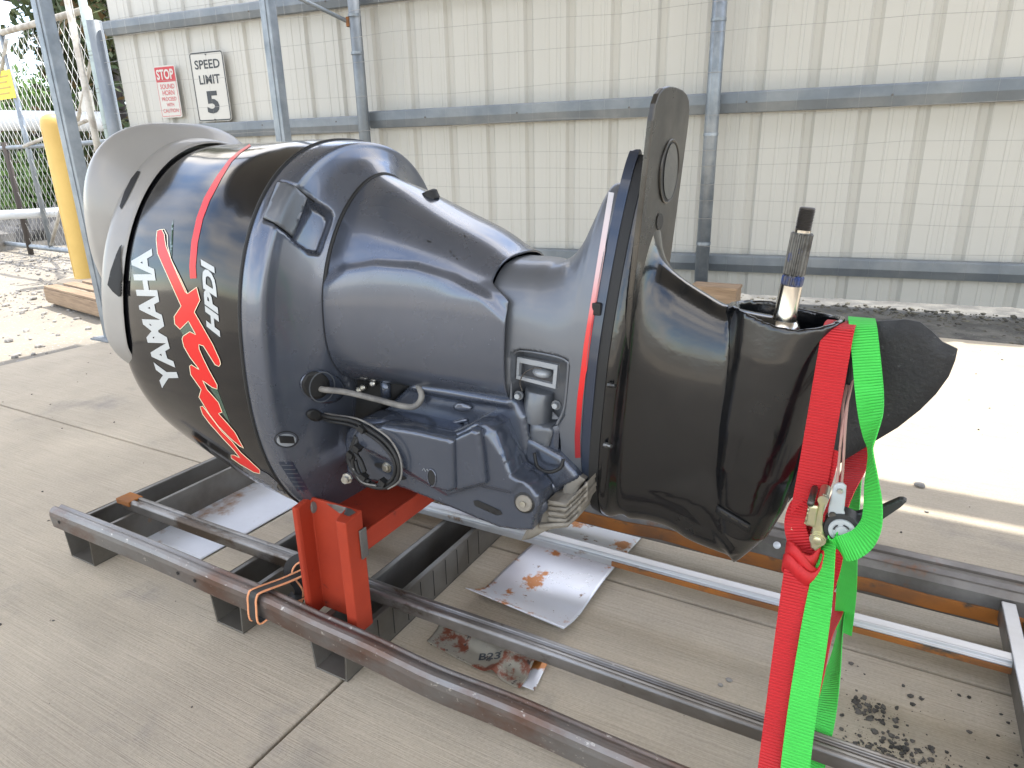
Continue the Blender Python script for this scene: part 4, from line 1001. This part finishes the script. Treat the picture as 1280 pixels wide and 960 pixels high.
decal('lettering_shadow', None, tc_, 'rubber', cowl, .0006, tri=([(p[0]-1.6, p[1]+1.6) for p in (hmap(x, y) for x, y in v_)], f_))
decal('model_lettering', None, tc_, 'logo', cowl, .0010, tri=([hmap(x, y) for x, y in v_], f_))
z1_ = lambda P: Z(P, 5.333, 150, 270); z2_ = lambda P: Z(P, 5.333, 180, 420)
PA = z1_([(252, 100), (270, 93), (284, 92), (300, 125), (304, 160), (312, 205), (350, 300), (400, 400), (455, 518), (515, 475), (538, 560), (500, 640), (560, 745), (620, 850), (668, 955)])+z2_([(515, 185), (503, 202), (478, 190), (440, 130), (400, 65), (370, 55), (372, 85), (400, 150), (440, 230), (492, 325), (492, 352), (460, 342), (395, 295), (425, 355), (500, 440), (525, 505), (500, 515), (560, 580), (610, 640), (668, 745), (640, 730), (580, 680), (500, 600), (440, 520), (370, 405), (385, 355), (315, 255), (308, 200), (320, 190), (375, 225), (310, 140), (270, 70)])+z1_([(418, 820), (425, 800), (470, 770), (510, 790), (460, 700), (405, 755), (370, 720), (365, 670), (412, 600), (380, 530), (340, 440), (290, 330), (255, 250), (246, 160)])
PB = z2_([(378, 470), (395, 465), (460, 550), (520, 630), (590, 700), (650, 775), (700, 820), (775, 890), (775, 915), (735, 905), (640, 850), (585, 810), (583, 790), (605, 790), (645, 812), (600, 755), (520, 670), (440, 580), (395, 520)])
for k, G_ in enumerate((z1_([(400, 755), (455, 705), (505, 785), (425, 800)]), z2_([(440, 345), (490, 355), (580, 590), (520, 510), (525, 500), (500, 440)]), z1_([(345, 60), (358, 20), (352, 200), (348, 280), (335, 230)]))):
    decal('green_shadow', [G_], tc_, 'greenink', cowl, .0004, 3)
decal('model_script', [PA], tc_, 'redink', cowl, .0009, 4); decal('model_script', [PB], tc_, 'redink', cowl, .0009, 4)
for P in (PA, PB): decal('script_outline', None, tc_, 'cream', cowl, .0013, tri=line_poly(dens(P, 2.5, True), .8, True))
decal('script_outline', None, tc_, 'cream', cowl, .0013, tri=line_poly(dens(z1_([(272, 93), (300, 90), (320, 130), (322, 200), (345, 290), (385, 385), (440, 505), (455, 518)]), 2.5), .8))
decal('grey_patch', [[(304, 583), (312, 580), (335, 592), (352, 607), (366, 622), (360, 626), (340, 614), (318, 606), (306, 600)]], tc_, 'navy', cowl, .0008, 5)

# lower cowling details -------------------------------------------------------------
HL = Z([(235, 118), (262, 98), (330, 112), (415, 150), (560, 262), (640, 320), (760, 400), (810, 440), (832, 500), (815, 560), (700, 885), (640, 888), (560, 855), (400, 725), (300, 640), (200, 570), (80, 522)], 8.73, 320, 215)
def hd(x, y): return .004+.022*ss((x-372+(y-262)*.5)/26)
tS0 = bvh(S)
carve(S, HL, .02, 4, hd)
tS = bvh(S)
decal('recess_edge', None, tS, 'rubber', S, .0006, tri=line_poly(dens(Z([(235, 118), (80, 515), (100, 528), (200, 570), (300, 640), (400, 720)], 8.73, 320, 215), 3), 1.4))
decal('recess_edge', None, tS, 'rubber', S, .0006, tri=line_poly(dens(Z([(250, 105), (330, 118), (415, 152), (560, 268), (640, 325)], 8.73, 320, 215), 3), 1.6))
LA = Z([(245, 128), (330, 122), (410, 160), (548, 285), (400, 705), (300, 625), (200, 555), (98, 505)], 8.73, 320, 215)
decal('latch_lever', [LA], tS0, 'trimcyl', S, .0010, 4, thick=.005)
# drain oval and sticker
el = lambda cx, cy, a, b, rot=0: [(cx+a*math.cos(t)*math.cos(rot)-b*math.sin(t)*math.sin(rot), cy+a*math.cos(t)*math.sin(rot)+b*math.sin(t)*math.cos(rot)) for t in [2*math.pi*i/24 for i in range(24)]]
decal('drain_ring', None, tS, 'rubber', S, .0008, tri=line_poly(dens(el(358, 549, 14.5, 10), 3, True), 1.1, True))
decal('drain_plug', [el(358, 550, 12, 8)], tS, 'trimcyl2', S, .0006, 4)
decal('drain_slot', [[(348, 544), (366, 545), (368, 554), (350, 553)]], tS, 'rubber', S, .0022, 4)
decal('warning_label', [[(348, 577), (366, 577), (385, 612), (372, 614)]], tS, 'navyx', S, .0006, 5)
for k in range(6): decal('label_line', None, tS, 'trimcyl', S, .001, tri=line_poly(dens([(352+k*3.3, 581+k*5.2), (366+k*3, 581.5+k*5.2)], 4), 1.0))
# ports with hose and cables
decal('port_lip', [el(402, 483, 28, 20, .25)], tS, 'navyd', S, .002, 4, thick=.003)
decal('cable_port', [el(393, 480, 17, 17)], tS, 'rubber', S, .0045, 4, thick=.004)
decal('port_face', None, tS, 'trimcyl', S, .0068, tri=line_poly(dens(el(400, 482, 15, 19, .3), 3, True), 1.6, True))
decal('small_port', [el(392, 518, 10, 7, .2)], tS, 'rubber', S, .004, 4, thick=.004)

# bracket assembly below ---------------------------------------------------------------
hidden = slab('swivel_housing', [(395, 470), (440, 462), (520, 472), (640, 490), (662, 520), (700, 570), (712, 600), (690, 640), (640, 640), (600, 580), (560, 560), (440, 600), (405, 600)], .895, .12, 'navyd', mot, rnd=.02, step=4)
slab('cavity_shade', [(398, 462), (436, 458), (520, 474), (470, 520), (436, 535), (425, 600), (405, 606)], .872, .02, 'rubber', mot, rnd=.006, step=7)  # black slab stands in for the shade inside the recess
sb = slab('steering_arm', [(470, 520), (520, 472), (560, 478), (640, 494), (656, 522), (662, 560), (650, 600), (620, 560), (600, 535), (568, 548), (553, 549), (500, 540), (462, 534)], .862, .04, 'navyd', mot, bumps=[([(512, 478), (560, 484), (640, 498), (640, 508), (560, 496), (512, 486)], .008, 8)], rnd=.012, step=2.8)
tb_ = bvh(sb)
decal('cast_pad', [el(580, 508, 11, 5, .12)], tb_, 'navy', sb, .004, 4, thick=.006)
tube('rib_line', [hit(tb_, x, y, .002)[0] for x, y in dens([(480, 517), (520, 524), (557, 531), (585, 524)], 5) if hit(tb_, x, y, .002)], .0035, 'navy', sb, 8)
BR = [(430, 553), (432, 540), (440, 529), (453, 524), (477, 524), (520, 533), (561, 543), (578, 536), (593, 528.5), (606, 530), (617, 537), (628, 562), (640, 593), (652, 600), (662, 607), (672, 620), (674, 632), (668, 648), (664, 664), (650, 664), (622, 660), (581, 643), (540, 626), (512, 615), (480, 604), (440, 601), (432, 590)]
RAISE = [(436, 545), (444, 534), (477, 530), (520, 538), (561, 548), (590, 534), (592, 610), (566, 618), (540, 612), (505, 590), (480, 574), (462, 566), (440, 556)]
R2A = [(561, 548), (590, 534), (594, 612), (570, 618)]
bk = slab('clamp_bracket', BR, .812, .05, 'navyd', mot, bumps=[([(462, 562), (505, 586), (560, 618), (600, 606), (640, 615), (655, 600), (610, 540), (560, 540), (450, 525), (436, 545)], .004, 8)], rnd=.005, step=2.6)
b1 = slab('bracket_box', [(440, 546), (446, 537), (477, 532), (520, 539), (560, 548), (566, 552), (567, 612), (560, 617), (542, 612), (508, 592), (482, 576), (462, 566), (446, 560)], .788, .028, 'navyd', bk, rnd=.007, step=2.6)
b2 = slab('bracket_box', [(563, 549), (590, 536), (598, 540), (602, 570), (606, 606), (592, 610), (567, 616)], .796, .020, 'navyd', bk, rnd=.007, step=2.6)
tk = bvh(bk, b1, b2)
decal('slot', [el(540, 597, 4.2, 9.5, -.12)], tk, 'rubber', bk, .0010, 4)
tube('slot_rim', [hit(tk, x, y, .001)[0] for x, y in dens(el(540, 597, 5.2, 10.5, -.12), 3, True) if hit(tk, x, y, .001)], .0013, 'navy', bk, 5, True)
decal('long_slot', [[(592, 626), (597, 625), (626, 638), (628, 643), (621, 644), (594, 632)]], tk, 'rubber', bk, .0010, 4)
decal('hole', [el(503, 597, 5, 2.6, .2)], tk, 'rubber', bk, .0010, 4); decal('hole', [el(476, 582, 8, 3.2, .2)], tk, 'rubber', bk, .0010, 4)
def bolt(x, y, r, m='zinc', par=None, tree_=None, hh=.006, hexh=True):
    h = hit(tree_ or tk, x, y, 0)
    if not h: return
    lathe('washer', h[0], h[1], [(r*1.35, -.002), (r*1.35, .002)], m, par or bk, 20); lathe('bolt_head', h[0], h[1], [(r, .002), (r, hh), (r*.8, hh+.0015)], m, par or bk, 6 if hexh else 20)
h = hit(tk, 656, 628, 0)
if h:
    lathe('pivot_ring', h[0], (0.1, -1, .1), [(.017, -.004), (.017, .002), (.0155, .003)], 'rubber', bk, 28); lathe('pivot_bolt', h[0], (.1, -1, .1), [(.0135, 0), (.0135, .005), (.012, .0065)], 'anode', bk, 28); lathe('pivot_socket', h[0], (.1, -1, .1), [(.005, .006), (.005, .0095)], 'zinc', bk, 6)
bolt(484, 584, .007, 'zinc'); 
p = onY(435, 597, .80); lathe('corner_bolt', p, (.2, -1, 0), [(.010, 0), (.010, .004), (.007, .004), (.007, .012)], 'zinc', bk, 8)
# casting marks
decal('cast_mark', None, tk, 'trimcyl2', bk, .0006, tri=line_poly([(528, 588), (530, 585), (532, 589), (534, 586), (536, 590)], .8))
# second bracket on the far side
slab('clamp_bracket', BR, 1.04, .045, 'navyd', mot, rnd=.005, step=9)
tube('tilt_tube', [onY(664, 632, .83), onY(664, 632, .83)+Vector((0, .24, 0))], .022, 'navyd', mot, 20)
# link arms at lower right of the bracket
slab('trim_arm', [(640, 545), (664, 548), (700, 568), (716, 586), (724, 600), (700, 612), (672, 626), (655, 606), (645, 590)], .865, .03, 'navyd', mot, rnd=.010, step=2.8)
tube('trim_rod', [onY(664, 626, .85), onY(690, 606, .875), onY(716, 592, .90)], .014, 'navy', mot, 14)
tube('cylinder_loop', smooth_path([onY(668, 566, .86), onY(672, 583, .855), onY(686, 590, .852), onY(700, 585, .855), onY(704, 574, .86)], 6), .0028, 'rubber', mot, 6)
# sacrificial anode with stepped ribs
an = empty('trim_anode'); an.parent = mot
for k in range(5):
    T_ = [(684, 626+7.0*k), (706, 629+6.8*k), (719, 618+6.4*k), (734, 602+6.0*k)]
    if k == 4: T_ = [(672, 656), (688, 655), (709, 654), (721, 643)]
    Bt = [(x, y+5.6) for x, y in T_]
    slab('anode_rib', T_+Bt[::-1], .838+.0035*(k % 2), .06, 'anode', an, rnd=.0018, step=2.5)
slab('anode_body', [(684, 627), (706, 630), (720, 618), (733, 604), (734, 622), (722, 646), (709, 660), (684, 663), (664, 674), (650, 677), (658, 662), (672, 640)], .846, .07, 'anode', an, rnd=.003, step=4)
slab('anode_arm', [(706, 600), (721, 594), (731, 600), (722, 612), (712, 625), (700, 626)], .87, .04, 'anode', an, rnd=.002, step=4)

# tilt cylinder window in the midsection -----------------------------------------------------
RW = Z([(140, 100), (150, 78), (175, 66), (240, 72), (340, 92), (385, 112), (392, 140), (378, 280), (370, 350), (340, 395), (350, 470), (352, 530), (290, 500), (225, 480), (190, 350), (160, 345), (138, 280)], 3.556, 600, 420)
carve(midc, RW, .034, 5)
tmw = bvh(midc)
nodep = [hit(tmw, x, y, .002) for x, y in dens(RW[:10], 3)]
WY = .872
rimpts = []
for x, y in Z([(138, 290), (139, 180), (140, 100), (150, 78), (175, 66), (240, 72), (340, 92), (385, 112), (392, 140), (380, 280), (368, 340), (340, 395)], 3.556, 600, 420):
    h = hit(tmw, x, y, .0)
    d_ = ray(x, y); rimpts.append(onY(x, y, .862))
tube('window_rim', smooth_path(rimpts, 5), .0022, 'mid', mot, 6)
FO = Z([(165, 93), (345, 130), (335, 235), (160, 190)], 3.556, 600, 420); FI = Z([(175, 118), (328, 150), (322, 215), (172, 178)], 3.556, 600, 420)
V = [onY(x, y, .868) for x, y in FO+FI]; V += [v+Vector((0, .008, 0)) for v in V]
pyd('cylinder_frame', V, [(i, (i+1) % 4, 4+(i+1) % 4, 4+i) for i in range(4)]+[(8+i, 12+i, 12+(i+1) % 4, 8+(i+1) % 4) for i in range(4)]+[(i, 8+i, 8+(i+1) % 4, (i+1) % 4) for i in range(4)]+[(4+i, 4+(i+1) % 4, 12+(i+1) % 4, 12+i) for i in range(4)], 'trimcyl2', mot)
ct = onY(676, 482, .892); cbm = onY(671, 524, .892); ad_ = (ct-cbm).normalized()
lathe('tilt_cylinder', cbm, ad_, [(.017, -.004), (.0235, 0), (.0235, .050), (.022, .052)], 'trimcyl', mot, 32)
lathe('cylinder_cap', onY(678, 468, .885), ad_, [(.014, 0), (.016, .003), (.016, .006), (.013, .010), (.006, .012)], 'trimcyl2', mot, 28)
lathe('cylinder_foot', onY(671, 533, .892), ad_, [(.015, 0), (.015, .012)], 'trimcyl', mot, 24)
slab('valve_block', [(662, 531), (687, 535), (690, 541), (684, 561), (664, 554), (661, 545)], .868, .04, 'trimcyl', mot, rnd=.003, step=4)
slab('valve_block', [(690, 534), (699, 532), (697, 563), (686, 561)], .872, .03, 'navyd', mot, rnd=.002, step=4)
for x, y in ((647, 495), (694, 507)):
    p = onY(x, y, .866); lathe('bolt_boss', p+Vector((0, .006, 0)), (.1, -1, .05), [(.0075, 0), (.0075, .004)], 'trimcyl', mot, 20); lathe('bolt_head', p, (.1, -1, .05), [(.0045, 0), (.0045, .004)], 'trimcyl2', mot, 6)
tube('thin_wire', smooth_path([onY(653, 489, .862), onY(650, 478, .860), onY(656, 466, .860), onY(668, 460, .862), onY(678, 461, .866)], 6), .001, 'thread', mot, 5)
# stripe fading white to red: one stripe printed in bands
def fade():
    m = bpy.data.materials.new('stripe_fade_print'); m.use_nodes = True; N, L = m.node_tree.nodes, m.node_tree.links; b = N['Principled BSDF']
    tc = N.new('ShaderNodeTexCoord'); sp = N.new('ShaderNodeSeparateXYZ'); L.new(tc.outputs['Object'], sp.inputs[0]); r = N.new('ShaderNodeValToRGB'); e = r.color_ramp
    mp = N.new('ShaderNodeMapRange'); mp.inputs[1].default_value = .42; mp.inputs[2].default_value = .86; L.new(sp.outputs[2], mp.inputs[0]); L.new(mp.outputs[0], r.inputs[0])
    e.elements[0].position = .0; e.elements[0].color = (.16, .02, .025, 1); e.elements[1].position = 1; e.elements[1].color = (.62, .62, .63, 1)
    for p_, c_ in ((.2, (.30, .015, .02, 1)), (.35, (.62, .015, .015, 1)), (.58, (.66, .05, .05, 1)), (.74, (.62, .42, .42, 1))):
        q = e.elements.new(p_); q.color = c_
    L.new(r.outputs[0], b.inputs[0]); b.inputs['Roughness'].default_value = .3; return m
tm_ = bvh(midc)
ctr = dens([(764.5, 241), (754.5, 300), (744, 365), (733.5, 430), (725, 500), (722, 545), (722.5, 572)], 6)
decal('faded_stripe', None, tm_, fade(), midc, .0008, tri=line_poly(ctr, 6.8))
# cables and hose
hs = smooth_path([onY(397, 484, .80), onY(405, 487, .785), onY(432, 490, .80), onY(470, 499, .82), (onY(505, 508, .835)), onY(520, 507, .845), onY(527, 495, .85), onY(521, 478, .86), onY(517, 470, .875)], 10)
tube('grey_hose', hs, .0052, 'rubg', mot, 12)
lathe('hose_end', hs[0], hs[3]-hs[0], [(.0065, -.004), (.0065, .008)], 'zinc', mot, 12)
def cab(pts, r, m='rubber'): return tube('cable', smooth_path([onY(x, y, Y) for x, y, Y in pts], 8), r, m, mot, 8)
cab([(396, 516, .80), (410, 521, .785), (440, 526, .79), (462, 537, .785), (485, 555, .782), (498, 578, .78), (497, 598, .78), (484, 609, .782), (465, 608, .785), (448, 598, .785), (441, 580, .785), (444, 560, .785), (447, 548, .79)], .0038)
cab([(396, 519, .80), (412, 526, .788), (438, 531, .792), (458, 541, .788), (478, 556, .785), (493, 577, .783), (492, 596, .783), (480, 606, .784), (463, 604, .786), (450, 592, .786), (444, 575, .788)], .0032)
cab([(396, 515, .80), (420, 519, .80), (445, 523, .79), (466, 533, .783), (489, 551, .778), (501, 576, .776), (500, 600, .777), (485, 611, .78)], .0016, 'rubg')
cab([(441, 585, .783), (452, 602, .78), (470, 607, .779)], .0016, 'rubg')
cab([(446, 545, .79), (440, 560, .787), (436, 575, .786), (446, 592, .784), (462, 602, .784)], .0045)
cab([(440, 562, .786), (450, 575, .784), (456, 590, .783)], .0042)
for x, y in ((453, 536), (447, 560), (439, 568), (479, 603), (455, 596)):
    p = onY(x, y, .782); bm = bmesh.new(); add_box(bm, p, .012, .012, .010, Matrix.Rotation(.5, 3, 'Y')); bmo('cable_tie', bm, 'rubber', mot)
for i, (x, y) in enumerate(((437, 484), (450, 487), (467, 479), (455, 484))):
    lathe('bolt_head', onY(x, y, .866), (.2, -1, .2), [(.0055, 0), (.0055, .006), (.003, .008)], 'zinc', mot, 8)
tube('pin', [onY(482, 475, .87), onY(483, 496, .87)], .010, 'navyd', mot, 12)
# grommet on the apron ridge, scuffs
ta = bvh(apron)
h = hit(ta, 536, 243, 0) or (onY(536, 243, .9), Vector((0, 0, 1)))
lathe('rubber_grommet', h[0]+Vector((0, .0, -.003)), (-.35, -.1, .9), [(.017, -.008), (.017, .005), (.013, .008)], 'rubber', mot, 24)
decal('scuff', [[(534, 300), (539, 302), (538, 304), (534, 302)]], ta, 'rubber', apron, .0005, 3)
for x, y in ((562, 313), (566, 318), (570, 322), (580, 294)): decal('scuff', [[(x, y), (x+2, y+1), (x+2.5, y+3), (x+.5, y+2.5)]], ta, 'rubber', apron, .0005, 3)
settle(mot, (-.8, .95, .29))

# ================================================================= STRAPS
rs = thing('red_ratchet_strap', 'red webbing ratchet strap tying the gearcase to the frame', 'strap')
def pt(x, y, Y): return onY(x, y, Y)
ribbon('webbing', [(pt(1056, 404, .98), 0), (pt(1053, 402, .955), 0), (pt(1048, 412, .915), 0), (pt(1040, 455, .893), -6), (pt(1029, 520, .872), -10), (pt(1017, 590, .852), -5), (pt(1008, 640, .835), 0), (pt(1003, 690, .815), 5), (pt(994, 755, .78), 0), (pt(983, 840, .742), 0), (pt(973, 920, .706), -3), (pt(966, 975, .688), 0), (pt(962, 1020, .684), 0)], .036, 'wred', rs, n=8)
ribbon('webbing', [(pt(1036, 560, .868), 25), (pt(1022, 610, .855), 30), (pt(1000, 630, .838), 40), (pt(994, 655, .824), 30), (pt(1000, 680, .818), 10), (pt(1008, 700, .818), 0)], .030, 'wred', rs)
ribbon('webbing', [(pt(1078, 552, 1.00), 20), (pt(1068, 585, .97), 25), (pt(1052, 620, .93), 35), (pt(1042, 650, .90), 30), (pt(1038, 690, .88), 10), (pt(1028, 730, .86), 15), (pt(1012, 770, .845), 20), (pt(1002, 802, .84), 20)], .032, 'wred', rs)
ribbon('webbing', [(pt(1050, 742, 1.14), 0), (pt(1046, 770, 1.08), 40), (pt(1035, 800, 1.0), 60), (pt(1024, 850, .92), 60), (pt(1018, 880, .88), 70)], .020, 'wred', rs)
# knot
for k, (x, y, w_, a) in enumerate(((1003, 690, .040, .3), (1006, 700, .046, -.25), (1000, 708, .042, .1), (1010, 712, .036, .5))):
    c = pt(x, y, .812-.002*k); P = [c+Vector((w_*.5*math.cos(t), .014*math.sin(t), .010*math.sin(t*2+a)+math.cos(t)*a*.02)) for t in [2*math.pi*i/24 for i in range(24)]]
    V, Fc = [], []
    for p in P: V += [p+Vector((0, 0, .010)), p-Vector((0, 0, .010))]
    o = pyd('knot_turn', V, [(2*i, 2*i+1, (2*i+3) % 48, (2*i+2) % 48) for i in range(24)], 'wredp', rs, True); s_ = o.modifiers.new('solid', 'SOLIDIFY'); s_.thickness = .004; o.data.uv_layers.new(name='UVMap')
# gold ratchet body
def rplate(name, poly, Y, th, m, par, rnd=.001): return slab(name, poly, Y, th, m, par, rnd=rnd, step=2)
z7 = lambda P: Z(P, 4.8, 960, 560)
rplate('ratchet_side_plate', z7([(310, 290), (330, 278), (350, 285), (350, 310), (330, 400), (325, 470), (335, 520), (325, 590), (285, 620), (255, 600), (250, 560), (262, 500), (285, 420), (300, 350)]), .805, .003, 'zincy', rs)
rplate('ratchet_side_plate', z7([(310, 290), (330, 278), (350, 285), (350, 310), (330, 400), (325, 470), (335, 520), (325, 590), (285, 620), (255, 600), (250, 560), (262, 500), (285, 420), (300, 350)]), .838, .003, 'zincy', rs)
rplate('ratchet_handle_plate', z7([(250, 345), (300, 352), (280, 480), (228, 465), (236, 400)]), .803, .004, 'zincy', rs)
rplate('ratchet_handle_edge', z7([(215, 455), (232, 400), (240, 345), (252, 345), (246, 400), (230, 462)]), .806, .02, 'zincy', rs)
rplate('ratchet_hook_plate', z7([(130, 510), (140, 478), (155, 490), (158, 530), (175, 570), (165, 590), (140, 565), (128, 540)]), .822, .014, 'zincy', rs)
c = pt(1022, 674, .804); lathe('ratchet_gear', c, (0, -1, 0), [(.0095, -.03), (.0095, .001), (.0075, .001), (.0075, .003), (.005, .003), (.005, .005), (.0025, .006)], 'zincy', rs, 18)
lathe('ratchet_bolt', pt(1029, 624, .806), (0, -1, 0), [(.006, -.03), (.006, .004)], 'zincy', rs, 12); tube('ratchet_axle', [pt(1013, 630, .80), pt(1013, 630, .80)+Vector((0, .05, 0))], .004, 'thread', rs, 8)

gs = thing('green_ratchet_strap', 'bright green ratchet strap with a grey and black ratchet buckle', 'strap')
ribbon('webbing', [(pt(1080, 420, 1.02), 0), (pt(1078, 402, .985), 0), (pt(1077, 398, .955), 0), (pt(1079, 412, .925), 0), (pt(1084, 460, .895), 0), (pt(1088, 510, .865), 30), (pt(1088, 545, .845), 66), (pt(1088, 566, .835), 84), (pt(1089, 600, .815), 68), (pt(1091, 630, .800), 56), (pt(1089, 655, .792), 50), (pt(1079, 673, .790), 45), (pt(1064, 683, .792), 45), (pt(1050, 685, .800), 50), (pt(1040, 678, .808), 60)], .031, 'wgreen', gs, n=12)
ribbon('webbing', [(pt(1042, 655, .822), 66), (pt(1036, 678, .812), 60), (pt(1032, 700, .802), 50), (pt(1025, 745, .78), 30), (pt(1015, 810, .75), 8), (pt(1004, 880, .722), 0), (pt(995, 950, .690), 0), (pt(989, 1010, .683), 0)], .031, 'wgreen', gs)
ribbon('webbing', [(pt(1070, 578, 1.00), 50), (pt(1066, 610, .97), 45), (pt(1064, 645, .95), 45), (pt(1060, 690, .98), 30)], .027, 'wgreen', gs)
ribbon('webbing', [(pt(1060, 690, .99), 30), (pt(1058, 740, 1.06), 15), (pt(1053, 790, 1.12), 10)], .030, 'wgreen', gs)
ribbon('webbing', [(pt(1052, 775, 1.09), 80), (pt(1046, 810, 1.02), 70), (pt(1038, 850, .95), 45), (pt(1028, 900, .89), 20), (pt(1018, 940, .86), 10), (pt(1008, 990, .84), 0)], .034, 'wgreen', gs)
RP = z7([(395, 225), (420, 212), (450, 214), (470, 232), (465, 300), (455, 380), (470, 425), (420, 440), (385, 470), (372, 530), (345, 560), (328, 510), (335, 460), (360, 420), (360, 370), (375, 300)])
rplate('ratchet_side_plate', RP, .812, .003, 'grey', gs); rplate('ratchet_side_plate', RP, .845, .003, 'grey', gs)
z8 = lambda P: Z(P, 6.4, 960, 580)
RHa = z8([(600, 430), (665, 425), (668, 398), (700, 402), (770, 385), (880, 362), (1050, 288), (1085, 290), (1110, 302), (1060, 350), (880, 470), (790, 485), (752, 520), (735, 570), (690, 630), (600, 640)])
ho = slab('ratchet_handle', RHa, .828, .010, 'blackp', gs, rnd=.0008, step=2.5, smooth=False)
c = pt(1052.5, 661.5, .812); lathe('handle_ring', c, (0, -1, 0), [(.0205, -.02), (.0205, .002), (.0195, .003)], 'blackp', gs, 40)
lathe('ratchet_hub', c, (0, -1, 0), [(.0148, .003), (.0148, .005), (.014, .006), (.0105, .006), (.010, .005), (.0068, .005), (.0064, .006), (.0, .006)], 'grey', gs, 40)
for a in (.6, 2.2, 3.9, 5.2):
    P = [c+Vector((.0085*math.cos(a+t*.22), -.0060, .0085*math.sin(a+t*.22))) for t in range(5)]; tube('hub_mark', P, .0009, 'blackp', gs, 5)
tube('handle_line', [pt(1067, 656, .8265), pt(1079, 652, .8265)], .0009, 'white', gs, 5)
for x, y, r in ((1050, 614, .0035), (1041, 644, .0045)): lathe('plate_rivet', pt(x, y, .811), (0, -1, 0), [(r, 0), (r*.8, .002)], 'zinc' if r < .004 else 'thread', gs, 12)
for P in ([(1062, 470, .93), (1054, 505, .90), (1052, 540, .87), (1046, 606, .815)], [(1065, 468, .93), (1060, 500, .90), (1057, 530, .87), (1054, 580, .84), (1052, 606, .815)], [(1068, 466, .93), (1062, 492, .9), (1056, 520, .88), (1050, 560, .85)]):
    tube('cord', smooth_path([pt(*p) for p in P], 6), .0016, 'rope', gs, 6)
tube('cord', smooth_path([pt(1062, 480, .92), pt(1067, 440, .92), pt(1066, 412, .94)], 5), .0045, 'blackp', gs, 8)
# hook with D ring on the middle rail
hk = [pt(1036, 744, 1.145), pt(1044, 732, 1.145), pt(1053, 737, 1.145), pt(1055, 750, 1.145), pt(1048, 757, 1.145), pt(1036, 755, 1.145)]
tube('hook', smooth_path(hk, 6), .0042, 'blackp', rs, 8); tube('hook', smooth_path([pt(1028, 752, 1.14), pt(1050, 757, 1.14), pt(1056, 768, 1.15), pt(1050, 776, 1.16), pt(1030, 772, 1.16)], 6), .005, 'blackp', rs, 8)
for o in list(SC.objects):
    if o.type == 'EMPTY' and o.parent is None and 'category' in o.keys() and o.location.length < 1e-6 and o.children:
        bpy.context.view_layer.update()
        xs, ys, zs_ = [], [], []
        for c_ in o.children:
            if c_.type == 'MESH' and c_.data.vertices:
                for q in c_.bound_box: w_ = c_.matrix_basis @ Vector(q); xs.append(w_.x); ys.append(w_.y); zs_.append(w_.z)
        if xs:
            L_0 = Vector(((min(xs)+max(xs))/2, (min(ys)+max(ys))/2, min(zs_)))
            o.location = L_0
            for c_ in o.children: c_.location = c_.location-L_0
